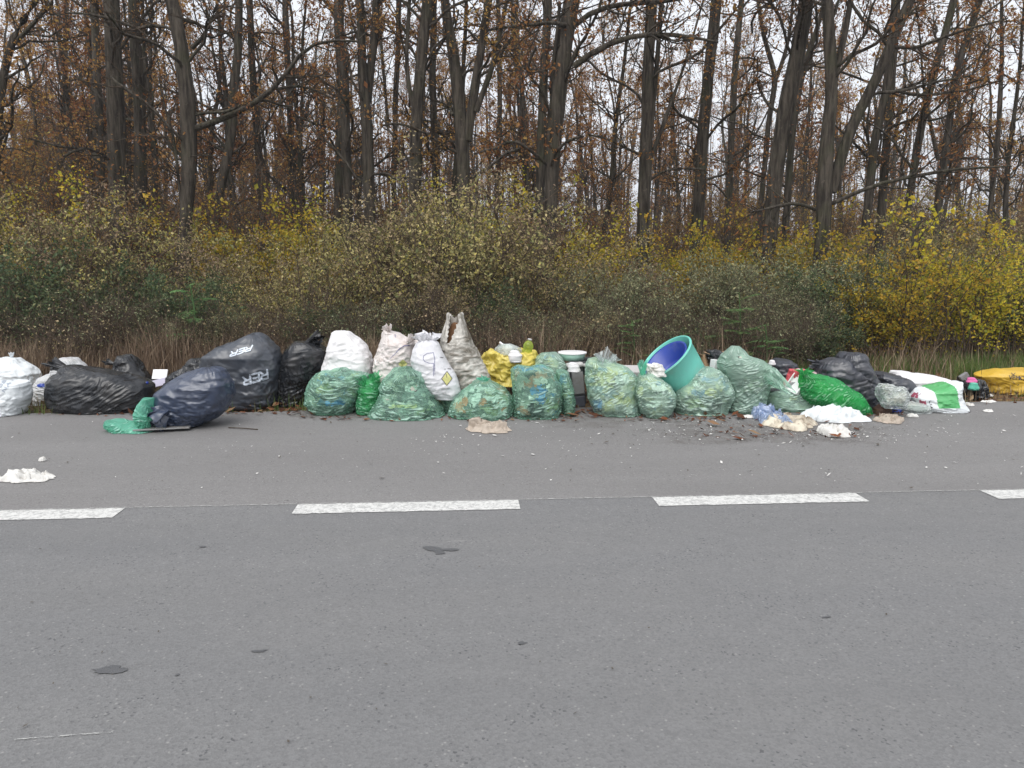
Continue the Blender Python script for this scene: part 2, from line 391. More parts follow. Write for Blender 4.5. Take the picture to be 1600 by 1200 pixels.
S_RAG = sackmat('beige_rag', (.48, .41, .34), (.20, .15, .11), .5, 8)
S_DIRTYW = sackmat('dirty_white_rag', (.72, .71, .68), (.33, .29, .24), .4, 7, False)
S_BROWN = sackmat('brown_bag', (.10, .05, .035), (.04, .025, .02), .4, 6, False)
M_INK = simple('grey_print', (.42, .47, .54), .5, .1, 40)
M_INKW = simple('pale_print', (.62, .68, .76), .5, .1, 40)
M_PEN = simple('blue_pen', (.16, .16, .30), .6, .1, 30)
M_DARKINK = simple('dark_print', (.06, .05, .06), .6, .2, 30)
M_DIAM = simple('yellow_label', (.62, .60, .24), .6, .15, 20)
M_TURQ = simple('turquoise_plastic', (.17, .58, .49), .38, .12, 3, .03, .5, (.22, .42, .36))
M_BLUE = simple('royal_blue_plastic', (.02, .055, .33), .32, .15, 6, .03, .5, (.08, .10, .26))
M_CRATE = simple('charcoal_plastic', (.05, .055, .058), .45, .2, 12)
M_GREYP = simple('grey_plastic', (.23, .23, .23), .45, .15, 10, .05, .5, (.15, .13, .11))
M_LGREY = simple('pale_grey_plastic', (.50, .49, .48), .5, .15, 9)
M_WHITEP = simple('white_plastic', (.78, .78, .78), .35, .08, 6)
M_FOAM = simple('white_foam', (.82, .82, .82), .8, .06, 10, .3)
M_CARD = simple('brown_cardboard', (.42, .27, .16), .8, .15, 6, .05)
M_RED = simple('red_netting', (.62, .10, .12), .6, .2, 20)
M_PINK = simple('pink_cloth', (.72, .16, .38), .7, .15, 15)
M_REDCL = simple('red_cloth', (.22, .03, .03), .8, .3, 18)
M_LAV = simple('lavender_board', (.42, .40, .50), .6, .1, 8)
M_TEAL = simple('teal_plastic', (.10, .45, .32), .4, .15, 8)
M_GLASS = film('bottle_plastic', (.85, .92, .55), (.45, .55, .10), .45, .15, .2)

# ------------------------------------------------------------------ the setting
def solve_line(u, v): return gnd(u, v)
pA, pB = gnd(636, 791.5), gnd(1185, 780)
ANG = math.atan2(pB[1]-pA[1], pB[0]-pA[0])
SD, TD = np.array([math.cos(ANG), math.sin(ANG)]), np.array([-math.sin(ANG), math.cos(ANG)])
def st(s, t, z=0.0): return np.array([SD[0]*s+TD[0]*t, SD[1]*s+TD[1]*t, z])
def to_st(p): return np.array([p[0]*SD[0]+p[1]*SD[1], p[0]*TD[0]+p[1]*TD[1]])
T_SEAM = to_st(gnd(815, 781))[1]
T_EDGE = to_st(gnd(1570, 629))[1] + .05
def terrain(x, y):
    x = np.asarray(x, float); y = np.asarray(y, float)
    t = x*TD[0]+y*TD[1]-T_EDGE
    q = np.clip(t/2.0, 0, 1)
    p = np.stack([x*.5, y*.5, 0*x], -1); p2 = np.stack([x*.07, y*.07, 0*x+9], -1)
    return -.025 + q*(.06+.05*vnoise(p, 3)) + np.clip(t/30, 0, 1)*(.5+.5*vnoise(p2, 5))
def sheet(name, s0, s1, t0, t1, z, mat, ns=1, ntt=1, kind='structure'):
    S, T = np.meshgrid(np.linspace(s0, s1, ns+1), np.linspace(t0, t1, ntt+1), indexing='ij')
    V = np.stack([SD[0]*S+TD[0]*T, SD[1]*S+TD[1]*T, 0*S+z], -1).reshape(-1, 3)
    i, j = np.meshgrid(np.arange(ns), np.arange(ntt), indexing='ij'); m = ntt+1
    fa = np.stack([i*m+j, (i+1)*m+j, (i+1)*m+j+1, i*m+j+1], -1).reshape(-1, 4)
    o = link(name, mesh_np(name, V, [(fa, 0)], [mat])); tag(o, kind=kind); return o
tag(sheet('road', -200, 200, -6.0, T_SEAM, 0, M_ROAD), 'grey asphalt carriageway with dark pits and scuffs')
def layby():
    ns = 700; s = np.linspace(-200, 200, ns+1)
    e = T_EDGE + .05*fbm(np.stack([s*2.2, 0*s, 0*s], -1), 8, 3)
    V = np.concatenate([np.stack([SD[0]*s+TD[0]*T_SEAM, SD[1]*s+TD[1]*T_SEAM, 0*s], -1), np.stack([SD[0]*s+TD[0]*e, SD[1]*s+TD[1]*e, 0*s], -1),
                        np.stack([SD[0]*s+TD[0]*(e+.03), SD[1]*s+TD[1]*(e+.03), 0*s-.06], -1)])
    i = np.arange(ns); n = ns+1
    fa = np.concatenate([np.stack([i, i+1, i+1+n, i+n], -1), np.stack([i+n, i+1+n, i+1+2*n, i+2*n], -1)])
    tag(link('layby', mesh_np('layby', V, [(fa, 0)], [M_LAY], False)), 'paler worn asphalt lay-by beyond the dashed line', kind='structure')
layby()
def ground():
    tag(sheet('ground', -250, 250, -150, 250, -.35, M_FLOOR, 8, 8), 'ground under the road and wood')
    x = np.concatenate([np.linspace(-120, -16, 30), np.linspace(-15.5, 15.5, 125), np.linspace(16, 120, 30)])
    y = np.concatenate([np.linspace(0, 6, 60), np.linspace(6.3, 130, 60)])
    X, Y = np.meshgrid(x, y, indexing='ij')
    PX = SD[0]*X+TD[0]*(T_EDGE-.2+Y); PY = SD[1]*X+TD[1]*(T_EDGE-.2+Y)
    V = np.stack([PX, PY, terrain(PX, PY)], -1).reshape(-1, 3); m = len(y)
    i, j = np.meshgrid(np.arange(len(x)-1), np.arange(m-1), indexing='ij')
    fa = np.stack([i*m+j, (i+1)*m+j, (i+1)*m+j+1, i*m+j+1], -1).reshape(-1, 4)
    tag(link('forest_floor', mesh_np('forest_floor', V, [(fa, 0)], [M_FLOOR])), 'leaf covered floor of the wood', kind='structure')
ground()
# dashed edge line
def dash(u0, u1, v):
    a = to_st(gnd(u0, v))[0]; b = to_st(gnd(u1, v))[0]
    n = max(8, int((b-a)/.03)); r = np.random.RandomState(int(u0)+1000)
    s = np.linspace(a, b, n+1); W = .205
    V = []
    for k, tt in enumerate((T_SEAM-.012, T_SEAM-W)):
        j = r.normal(0, .004, n+1)*(r.rand(n+1) < .5)
        V.append(np.stack([SD[0]*s+TD[0]*(tt+j), SD[1]*s+TD[1]*(tt+j), 0*s+.004], -1))
    i = np.arange(n)
    fa = np.stack([i+n+1, i+n+2, i+1, i], -1)
    return mesh_np('road_marking', np.concatenate(V), [(fa, 0)], [M_PAINT], False)
DASHES = [(-250, 195, 795), (464, 812, 791), (1020, 1350, 779), (1540, 1870, 771)]
for u0, u1, v in DASHES:
    tag(link('road_marking', dash(u0, u1, v)), 'white dash of the worn edge line on the asphalt', group='dashes of the white edge line', kind='structure')
so_ = sheet('seam_line', -40, 40, T_SEAM-.006, T_SEAM+.010, .004, M_SEAM); so_['label'] = 'thin pale joint running between the white dashes'
sc_ = [gnd(22, 1158), gnd(176, 1146)]; dn = np.array([-(sc_[1]-sc_[0])[1], (sc_[1]-sc_[0])[0], 0]); dn /= np.linalg.norm(dn)
o = link('scuff_line', mesh_np('scuff_line', [sc_[0]+[0, 0, .004], sc_[1]+[0, 0, .004], sc_[1]+dn*.008+[0, 0, .004], sc_[0]+dn*.008+[0, 0, .004]], [([[0, 1, 2, 3]], 0)], [M_SEAM], False)); tag(o, 'faint pale scuff line on the near road', kind='structure')
def blot(u, v, wpx, hpx, seed, name='tar_patch'):
    r = np.random.RandomState(seed); n = 26; th = np.linspace(0, 2*np.pi, n, endpoint=False)
    c = gnd(u, v); Y = c[1]; a = wpx/2*Y/F; bb = hpx/2*Y*Y/(F*CH)
    rr = 1+.75*fbm(np.stack([np.cos(th)*1.5, np.sin(th)*1.5, 0*th+seed], -1), seed, 3)
    V = np.concatenate([[[c[0], c[1], .005]], np.stack([c[0]+a*rr*np.cos(th), c[1]+bb*rr*np.sin(th), 0*th+.004], -1)])
    i = np.arange(n); fa = np.stack([0*i, i+1, (i+1) % n+1], -1)
    return mesh_np(name, V, [(fa, 0)], [M_TAR], False)
for k, (u, v, a, b) in enumerate([(172, 1047, 42, 10), (687, 860, 42, 9), (316, 855, 12, 3), (405, 1018, 20, 4), (817, 1005, 12, 5), (278, 1055, 8, 4), (1290, 965, 14, 3)]):
    o = link('tar_patch', blot(u, v, a, b, 11+k)); tag(o, 'dark tar spot on the grey road', group='tar spots on the road', kind='structure')

# ------------------------------------------------------------------ bags
def relax(P, C, N, Lu, Lv, La, Lb, iters, g, teth, floor, kb=.18):
    nr, nc = P.shape[:2]
    def pull(A, B, L, k):
        d = B-A; l = np.sqrt((d*d).sum(-1))+1e-9
        return d*(k*.5*(l-L)/l)[..., None]
    J0 = [np.arange(0, nc, 2), np.arange(1, nc, 2)]
    JB = [np.where((np.arange(nc)//2) % 2 == q)[0] for q in (0, 1)]
    IB = [np.array([i for i in range(nr-2) if (i//2) % 2 == q], int) for q in (0, 1)]
    for it in range(iters):
        P[..., 2] -= g
        for J in J0:
            K = (J+1) % nc; c = pull(P[:, J], P[:, K], Lu[:, J], 1.0); P[:, J] += c; P[:, K] -= c
        for p in (0, 1):
            I = np.arange(p, nr-1, 2)
            c = pull(P[I], P[I+1], Lv[I], 1.0); P[I] += c; P[I+1] -= c
            B = np.roll(P[I+1], -1, 1); c = pull(P[I], B, La[I], .5); P[I] += c; P[I+1] -= np.roll(c, 1, 1)
            B = np.roll(P[I+1], 1, 1); c = pull(P[I], B, Lb[I], .5); P[I] += c; P[I+1] -= np.roll(c, -1, 1)
        for J in JB:
            K = (J+2) % nc; L2 = (Lu[:, J]+Lu[:, (J+1) % nc])*.97
            d = P[:, K]-P[:, J]; l = np.sqrt((d*d).sum(-1))+1e-9
            c = d*(kb*np.minimum(l-L2, 0)*.5/l)[..., None]; P[:, J] += c; P[:, K] -= c
        for I in IB:
            if len(I) == 0: continue
            L2 = (Lv[I]+Lv[I+1])*.97; d = P[I+2]-P[I]; l = np.sqrt((d*d).sum(-1))+1e-9
            c = d*(kb*np.minimum(l-L2, 0)*.5/l)[..., None]; P[I] += c; P[I+2] -= c
        dd = ((P-C)*N).sum(-1)
        P += N*(np.maximum(-dd, 0) - np.maximum(dd-teth, 0))[..., None]
        np.maximum(P[..., 2], floor, out=P[..., 2])
    return P

BAGS = {}
def set_fold(me, fo, top):
    a = me.attributes.new('fold', 'FLOAT_VECTOR', 'POINT'); a.data.foreach_set('vector', np.asarray(fo, np.float32).ravel())
    a = me.attributes.new('top', 'FLOAT', 'POINT'); a.data.foreach_set('value', np.asarray(top, np.float32).ravel())
def grid_faces(nr, nc):
    i, j = np.meshgrid(np.arange(nr-1), np.arange(nc), indexing='ij'); k = (j+1) % nc
    return np.stack([i*nc+j, (i+1)*nc+j, (i+1)*nc+k, i*nc+k], -1).reshape(-1, 4)

def shape_rows(rows, Yc, nr, zb):
    """photo outline rows (v, u_left, u_right) -> z, cx, rx along the bag, closed at both ends"""
    z, cx, rx = [], [], []
    for v, a, b in rows:
        A, B = atY(a, v, Yc), atY(b, v, Yc); z.append(A[2]); cx.append((A[0]+B[0])/2); rx.append(abs(B[0]-A[0])/2)
    z, cx, rx = map(np.array, (z, cx, rx))
    z0 = z[-1]; zt = z[0]; z = zb + (z-z0)*(zt-zb)/max(zt-z0, 1e-6)
    # caps
    z = np.concatenate([[z[0]+.004, z[0]+.003], z, [z[-1]-.000, z[-1]-.001]]); cx = np.concatenate([[cx[0]]*2, cx, [cx[-1]]*2])
    rx = np.concatenate([[.06*rx[0], .6*rx[0]], rx, [.65*rx[-1], .08*rx[-1]]])
    d = np.concatenate([[0], np.cumsum(np.hypot(np.diff(z), np.diff(rx))+.35*np.abs(np.diff(cx)))])
    q = np.linspace(0, d[-1], nr)
    out = [np.interp(q, d, a) for a in (z, cx, rx)]
    for _ in range(2):
        for a in out: a[1:-1] = .25*a[:-2]+.5*a[1:-1]+.25*a[2:]
    return out

def bag(name, rows, mat, label, cat='rubbish bag', vb=None, Y=None, d=.55, z0=None, nr=56, nc=96, eu=1.03, ev=1.11, lump=.06, ls=5.0,
        seed=1, iters=60, g=.0006, teth=.06, n=2.4, inner=None, group=None, cut=None, lean=0.0, neck=.0, twist=0.0, extra_mats=(), facemat=None, dexp=.5, parent=None):
    nr = int(nr*1.45); nc = int(nc*1.45)//4*4
    if Y is None: Y = gnd(800, vb)[1] + d*.5*.9
    zb = .006 if z0 is None else atY(800, z0, Y)[2]
    z, cx, rx = shape_rows(rows, Y, nr, zb)
    rm = rx.max(); ry = d*.5*(rx/rm)**dexp
    ry = np.minimum(ry, d*.5); ry[0] *= .3; ry[-1] *= .3
    th = np.pi/2 + np.linspace(0, 2*np.pi, nc, endpoint=False)[None, :] + twist*np.linspace(0, 1, nr)[:, None]
    c, s = np.cos(th), np.sin(th); e = 2.0/n
    X = cx[:, None] + rx[:, None]*np.sign(c)*np.abs(c)**e
    Yy = Y + ry[:, None]*np.sign(s)*np.abs(s)**e + lean*((z-zb)/(z[0]-zb+1e-6))[:, None]
    S = np.stack([X, Yy, np.repeat(z[:, None], nc, 1)], -1)
    # normals of the smooth shape
    du = np.roll(S, -1, 1)-np.roll(S, 1, 1); dv = np.gradient(S, axis=0)
    N = np.cross(dv, du); N /= (np.linalg.norm(N, axis=-1, keepdims=True)+1e-9)
    cen = S.mean((0, 1)); 
    if (((S-cen)*N).sum(-1)).mean() < 0: N = -N
    o3 = np.array([seed*3.7, seed*1.3, seed*2.1])
    lum = fbm(S*ls+o3, seed, 3)
    size = min(rm, (z[0]-zb)*.7)
    C = S + N*(size*lump*.8*(lum*1.6-.6))[..., None]
    C[..., 2] = np.maximum(C[..., 2], zb if z0 is not None else .005)
    L = lambda A, B: np.sqrt(((A-B)**2).sum(-1))
    Lu = L(S, np.roll(S, -1, 1)); Lv = np.concatenate([L(S[:-1], S[1:]), np.zeros((1, nc))])
    Lv = np.maximum(Lv, 1e-4)
    Lu0 = np.maximum(Lu, neck*np.median(Lu)); 
    Sn = np.concatenate([S[1:], S[-1:]])
    La, Lb = L(S, np.roll(Sn, -1, 1)), L(S, np.roll(Sn, 1, 1))
    mod = 1+.5*fbm(S*2.5+o3, seed+5, 2)           # some areas carry more slack film
    fu = 1+(eu-1)*mod; fv = 1+(ev-1)*mod
    P = C + N*(.004+.006*fbm(S*14+o3, seed+9, 2))[..., None]
    P = relax(P, C, N, Lu0*fu, Lv*fv, La*(fu+fv)/2, Lb*(fu+fv)/2, iters, g, teth, zb if z0 is not None else .004)
    V = P.reshape(-1, 3); fa = grid_faces(nr, nc)
    caps = [np.arange(nc)[None], np.arange(nc)[::-1][None]+(nr-1)*nc]
    mi = np.zeros(len(fa), int)
    if cut is not None:
        ctr = V[fa].mean(1); k = ~cut(ctr, Y); fa = fa[k]; mi = mi[k]
    faces = [(fa, 0), (caps[0], 0), (caps[1], 0)]
    if cut is not None: faces = [(fa, 0), (caps[1], 0)]
    if facemat is not None:
        mi = facemat(V[fa].mean(1)); faces = [(fa[mi == k], k) for k in range(1+len(extra_mats)) if (mi == k).any()] + [(caps[0], 0), (caps[1], 0)]
    root = np.array([cx[-1], Y, zb])
    me = mesh_np(name, V-root, faces, [mat, *extra_mats])
    ua = np.linspace(0, 1, nc)[None]*np.median(Lu.sum(1)[nr//5:-nr//5])*np.ones((nr, 1)) + twist*.25*np.linspace(0, 1, nr)[:, None]
    va = np.concatenate([np.zeros((1, nc)), np.cumsum(Lv[:-1], 0)])
    tp = np.clip(1-(zb*0+va/va[-1:])*1.9, 0, 1)
    set_fold(me, np.stack([ua, va, 0*va+seed*1.37], -1), tp)
    o = link(name, me, parent); o.location = root
    if parent is None: tag(o, label, cat, group)
    if inner is not None:
        fr = slice(0, nr, 2); cc = slice(0, nc, 2)
        Ci = (C - N*(.012+.028*np.clip(fbm(S*9+o3, seed+21, 2)+.5, 0, 1.2))[..., None]*min(1, size/.25))[fr, cc]
        Ci[..., 2] = np.maximum(Ci[..., 2], zb+.012)
        a, b2 = Ci.shape[:2]
        fi = grid_faces(a, b2)
        ci = link('contents', mesh_np('contents', Ci.reshape(-1, 3)-root, [(fi, 0), (np.arange(b2)[None], 0), (np.arange(b2)[::-1][None]+(a-1)*b2, 0)], [inner]), o)
    BAGS[o.name] = (BVHTree.FromPolygons([tuple(x) for x in V], [tuple(f) for f in fa]), o, root)
    return o

def crumple(name, rows_u, v0, v1, h, mat, label, cat, seed=1, nx=84, ny=52, fr=11, group=None, thin=1.0):
    """a film or rag dropped on the ground: ragged sheet thrown up into ridges"""
    u0, u1 = rows_u; f0 = gnd((u0+u1)/2, v1); b0 = gnd((u0+u1)/2, v0+ (v1-v0)*.45)
    Yc = (f0[1]+b0[1])/2; ry = abs(b0[1]-f0[1])/2; xa, xb = atY(u0, v1, Yc)[0], atY(u1, v1, Yc)[0]; rx = (xb-xa)/2; xc = (xa+xb)/2
    A, R = np.meshgrid(np.linspace(0, 2*np.pi, nx, endpoint=False), np.linspace(.02, 1, ny), indexing='ij')
    o3 = np.array([seed*3.1, seed*1.7, seed*.9])
    edge = 1+.30*fbm(np.stack([np.cos(A)*1.6, np.sin(A)*1.6, 0*A], -1)+o3, seed, 3)
    q = np.stack([np.cos(A)*R*edge*rx, np.sin(A)*R*edge*ry, 0*A], -1)
    w_ = .05*np.stack([fbm(q*7+o3, seed+1, 2), fbm(q*7+o3+9, seed+2, 2), 0*A], -1)
    n1 = vnoise((q+w_)*fr*np.array([.8, 1.3, 1])+o3, seed+3); n2 = vnoise((q+w_)*fr*2.3+o3, seed+4); n3 = vnoise((q+w_)*fr*.42+o3, seed+5)
    ridge = .6*(1-np.abs(n1)*2.2)+.3*(1-np.abs(n2)*2.2)+.55*n3
    env = np.clip((1-R)/.30, 0, 1)**.6
    z = .006+h*env*np.clip(.42+.62*ridge, .03, 1.3)
    lat = .30*h*env
    V = np.stack([xc+q[..., 0]+lat*vnoise(q*16+o3, seed+6), Yc+q[..., 1]*thin+lat*vnoise(q*16+o3+5, seed+7)-.25*h*env*n3, z], -1)
    V = V.transpose(1, 0, 2); root = np.array([xc, Yc, 0.0])
    fa = grid_faces(ny, nx)
    me = mesh_np(name, V.reshape(-1, 3)-root, [(fa[:, ::-1], 0), (np.arange(nx)[None], 0)], [mat]); set_fold(me, V-root+seed, np.zeros((ny, nx)))
    o = link(name, me); o.location = root
    return tag(o, label, cat, group)

def tuft(parent, name, p, dirn, ln, r0, r1, mat, seed=1, pleats=7, nr=12, nc=56, flat=.6):
    """flared, pleated end of a tied bag"""
    r = np.random.RandomState(seed); R = frame(dirn)
    t = np.linspace(0, 1, nr)[:, None]; th = np.linspace(0, 2*np.pi, nc, endpoint=False)[None]
    ph = r.rand()*6
    rad = (r0+(r1-r0)*t**1.3)*(1+.45*t**.5*np.cos(pleats*th+ph+t*1.2)+.2*t*np.cos((pleats*2+1)*th+2*ph))
    x, y, zz = rad*np.cos(th), rad*np.sin(th)*flat, ln*t*(1+.22*np.cos(3*th+ph)*t+.08*np.cos(11*th))
    V = np.stack([x, y, zz+0*th], -1).reshape(-1, 3)
    V += .25*r1*fbm(V*9+seed, seed, 2)[:, None]*np.repeat(t, nc, 1).reshape(-1, 1)*np.array([1, 1, .4])
    V = V @ R.T + np.array(p) - np.array(parent.location)
    me = mesh_np(name, V, [(grid_faces(nr, nc), 0)], [mat])
    set_fold(me, np.stack([(th+0*t)*r1*.8, ln*t+0*th, 0*th+0*t+seed], -1), np.ones((nr, nc)))
    return link(name, me, parent)

def decal(name, parent, uvcells, mat, off=.004):
    """flat print laid on a bag: cells are pixel-sized squares that sit on its surface"""
    bvh, o, root = BAGS[parent.name]; cache = {}; V = []; fa = []
    def hit(u, v):
        k = (round(u*8), round(v*8))
        if k not in cache:
            dd = Vector(ray(u, v)).normalized(); loc, nr, i, ds = bvh.ray_cast(Vector((0, 0, CH)), dd)
            if loc is None: cache[k] = None
            else:
                if nr.dot(dd) > 0: nr = -nr
                cache[k] = len(V); V.append(np.array(loc + nr*off) - root)
        return cache[k]
    for (u, v, q) in uvcells:
        ix = [hit(u, v), hit(u+q, v), hit(u+q, v+q), hit(u, v+q)]
        if None not in ix: fa.append(ix[::-1])
    if not fa: return None
    return link(name, mesh_np(name, np.array(V), [(np.array(fa), 0)], [mat]), parent)
def strokes_cells(strokes, T, wd, q=.5):
    """strokes in glyph units -> pixel cells; T maps glyph (x,y) to pixel"""
    seg = [(np.array(T(*a)), np.array(T(*b))) for s in strokes for a, b in zip(s[:-1], s[1:])]
    P = np.array([p for s in seg for p in s]); lo, hi = P.min(0)-wd, P.max(0)+wd
    us = np.arange(lo[0], hi[0], q); vs = np.arange(lo[1], hi[1], q); U, Vv = np.meshgrid(us, vs); G = np.stack([U, Vv], -1)+q/2
    m = np.zeros(U.shape, bool)
    for a, b in seg:
        ab = b-a; t = np.clip(((G-a)@ab)/(ab@ab+1e-9), 0, 1); m |= (np.linalg.norm(G-(a+t[..., None]*ab), axis=-1) < wd/2)
    return [(u, v, q) for u, v in zip(U[m], Vv[m])]
GLY = {'R': [[(0, 0), (0, 1), (.62, 1), (.78, .86), (.78, .66), (.62, .52), (0, .52)], [(.42, .52), (.82, 0)]],
       'E': [[(.75, 0), (0, 0), (0, 1), (.75, 1)], [(0, .5), (.66, .5)]],
       'N': [[(0, 0), (0, 1), (.75, 0), (.75, 1)]], 'I': [[(.35, 0), (.35, 1)]], 'V': [[(0, 1), (.38, 0), (.76, 1)]],
       'M': [[(0, 0), (0, 1), (.4, .4), (.8, 1), (.8, 0)]], 'K': [[(0, 0), (0, 1)], [(.75, 1), (0, .45), (.75, 0)]], 'X': [[(0, 0), (.75, 1)], [(0, 1), (.75, 0)]],
       'A': [[(0, 0), (.4, 1), (.8, 0)], [(.15, .38), (.65, .38)]], 'O': [[(.1, .1), (.1, .9), (.7, .9), (.7, .1), (.1, .1)]], 'L': [[(0, 1), (0, 0), (.7, 0)]], '1': [[(.2, .8), (.4, 1), (.4, 0)]], '7': [[(0, 1), (.7, 1), (.3, 0)]]}
def word_cells(txt, org, ex, ey, wd, adv=1.05, q=.5):
    """org pixel of the baseline start, ex/ey pixel vectors of one glyph width / height"""
    out = []; org, ex, ey = map(np.array, (org, ex, ey))
    for i, ch in enumerate(txt):
        o = org + ex*adv*i; out += strokes_cells(GLY[ch], lambda x, y: o+ex*x+ey*y, wd, q)
    return out

# ------------------------------------------------------------------ the wood
def tubes(P, R, S, noise=0.0, seed=0):
    """P (B,n,3) polylines, R (B,n) radii -> one vert array and quads"""
    B, n, _ = P.shape
    T = np.gradient(P, axis=1); T /= np.linalg.norm(T, axis=-1, keepdims=True)+1e-9
    ref = np.where(np.abs(T[..., 2:3]) > .85, np.array([1., 0, 0]), np.array([0., 0, 1]))
    X = np.cross(ref, T); X /= np.linalg.norm(X, axis=-1, keepdims=True)+1e-9; Y = np.cross(T, X)
    th = np.linspace(0, 2*np.pi, S, endpoint=False)
    ca, sa = np.cos(th), np.sin(th)
    rr = R[..., None]
    if noise:
        q = np.stack([np.broadcast_to(ca, (B, n, S))*2.2, np.broadcast_to(sa, (B, n, S))*2.2, np.broadcast_to(P[..., 2:3]*1.1, (B, n, S))], -1)
        rr = rr*(1+noise*fbm(q+seed, seed, 3))
    V = P[:, :, None]+X[:, :, None]*(rr*ca)[..., None]+Y[:, :, None]*(rr*sa)[..., None]
    i, j = np.meshgrid(np.arange(n-1), np.arange(S), indexing='ij'); k = (j+1) % S
    fa = np.stack([i*S+j, i*S+k, (i+1)*S+k, (i+1)*S+j], -1).reshape(-1, 4)
    fa = (fa[None]+(np.arange(B)*n*S)[:, None, None]).reshape(-1, 4)
    return V.reshape(-1, 3), fa
def unit(a): return a/(np.linalg.norm(a, axis=-1, keepdims=True)+1e-9)
def spawn(P, R, k, t0, t1, ln, ang, rs, n, r, up=.1, wob=.25, zmin=None, rmin=.0):
    """k children on every polyline"""
    B, m, _ = P.shape; b = np.repeat(np.arange(B), k); t = r.uniform(t0, t1, len(b))*(m-1)
    if zmin is not None:
        i0 = np.minimum(t.astype(int), m-2); z = P[b, i0, 2]+(P[b, i0+1, 2]-P[b, i0, 2])*(t-i0); ok = z > zmin; b, t = b[ok], t[ok]
    i = np.minimum(t.astype(int), m-2); f = (t-i)[:, None]
    p = P[b, i]*(1-f)+P[b, i+1]*f; rad = R[b, i]*(1-f[:, 0])+R[b, i+1]*f[:, 0]
    T = unit(P[b, i+1]-P[b, i]); perp = unit(np.cross(T, r.normal(size=p.shape)))
    a = np.radians(r.uniform(ang[0], ang[1], len(b)))[:, None]
    d = T*np.cos(a)+perp*np.sin(a)
    L = r.uniform(ln[0], ln[1], len(b))*(1-.45*(t/(m-1))); step = (L/(n-1))[:, None]
    out = [p]
    for s in range(n-1):
        out.append(out[-1]+d*step); d = unit(d+r.normal(size=d.shape)*wob+np.array([0, 0, up]))
    r0 = np.maximum(rad*rs, rmin)[:, None]
    return np.stack(out, 1), r0*np.linspace(1, .35, n)[None]
def leaves_on(P, k, size, r, drop=.25, asp=.55, spread=.05):
    """k leaves hung along every twig; each leaf is a bent four-sided blade"""
    B, m, _ = P.shape; b = np.repeat(np.arange(B), k); t = r.uniform(.15, 1, len(b))*(m-1); i = np.minimum(t.astype(int), m-2); f = (t-i)[:, None]
    p = P[b, i]*(1-f)+P[b, i+1]*f+r.normal(size=(len(b), 3))*spread
    d = unit(r.normal(size=p.shape)+np.array([0, 0, -drop])); s = unit(np.cross(d, r.normal(size=p.shape)))
    l = (size*r.lognormal(0, .3, len(b)))[:, None]; wd = l*asp; nn = np.cross(d, s)
    V = np.stack([p, p+d*l*.5+s*wd*.5+nn*l*.12, p+d*l, p+d*l*.5-s*wd*.5+nn*l*.12], 1).reshape(-1, 3)
    return V, np.arange(len(b)*4).reshape(-1, 4)
class Plant(Geo):
    def tube(s, P, R, S, m, **k):
        if len(P): s.add(*tubes(P, R, S, **k), m)
    def leaf(s, P, k, size, r, m, **kw):
        if len(P) and k: s.add(*leaves_on(P, k, size, r, **kw), m)

def crown_from(stems, radii, r, nl=22, zmin=3.2, leafk=3, leafsize=.055, leaf=1, clump=.5, ll=(1.0, 3.2), sub=5, tw=5, droop=.04):
    """limbs go with the trunk, finer twigs and leaves make the crown"""
    g = Plant(); limbs = []
    for P, R in zip(stems, radii):
        L, LR = spawn(P[None], R[None], nl, .12, .97, ll, (35, 80), .40, 9, r, up=droop, wob=.22, zmin=zmin)
        LR = np.minimum(LR, .028)
        limbs.append((L, LR))
        if not len(L): continue
        B1, BR = spawn(L, LR, sub, .15, .98, (.4, 1.3), (25, 70), .6, 5, r, up=.03, wob=.28, rmin=.006)
        T1, TR = spawn(B1, BR, tw, .1, 1.0, (.15, .55), (20, 70), .6, 4, r, up=.0, wob=.35, rmin=.0035)
        g.tube(B1, BR, 4, 0); g.tube(T1, TR, 3, 0)
        if leafk:
            own = np.repeat(np.arange(len(L)), sub*tw)[:len(T1)]
            lush = r.rand(len(L)) < clump
            sel = lush[own]
            g.leaf(T1[sel], leafk, leafsize, r, 1)
    return g, limbs

def stem_path(pts, Y, r, to_ground=True, top=None):
    p = np.array([np.append(atY(u, v, Y), .89*w*Y/F/2) for u, v, w in pts])
    if to_ground:
        a, b = p[0], p[min(2, len(p)-1)]; zg = float(terrain(a[0], Y))-.15
        k = np.clip((b[0]-a[0])/(b[2]-a[2]+1e-6), -.22, .22)
        h = a[2]-zg; base = np.array([a[0]-k*h*.6, Y, zg, a[3]*1.35]); mid = np.array([a[0]-k*h*.45, Y, zg+.35, a[3]*1.1])
        p = np.concatenate([[base], [mid], p]) if h > .6 else np.concatenate([[base], p])
    if top:
        a, b = p[-2], p[-1]; k = np.clip((b[0]-a[0])/(b[2]-a[2]+1e-6), -.35, .35); z0, r0 = b[2], b[3]
        for q in (.35, .7, 1.0):
            z = z0+(top-z0)*q; p = np.concatenate([p, [[b[0]+k*(z-z0)*.8+r.normal()*.12, Y+r.normal()*.25*q, z, r0*(1-.82*q)]]])
    p[1:, 1] += np.cumsum(r.normal(0, .035, len(p)-1))
    d = np.concatenate([[0], np.cumsum(np.linalg.norm(np.diff(p[:, :3], axis=0), axis=1))]); q = np.linspace(0, d[-1], max(8, int(d[-1]/.35)))
    P = np.stack([np.interp(q, d, p[:, i]) for i in range(4)], 1)
    P[1:-1] = .25*P[:-2]+.5*P[1:-1]+.25*P[2:]
    P[2:, :2] += .02*fbm(np.stack([P[2:, 2]*.9, 0*P[2:, 2], 0*P[2:, 2]+r.rand()*50], -1), 3, 2)[:, None]
    return P[:, :3], P[:, 3]

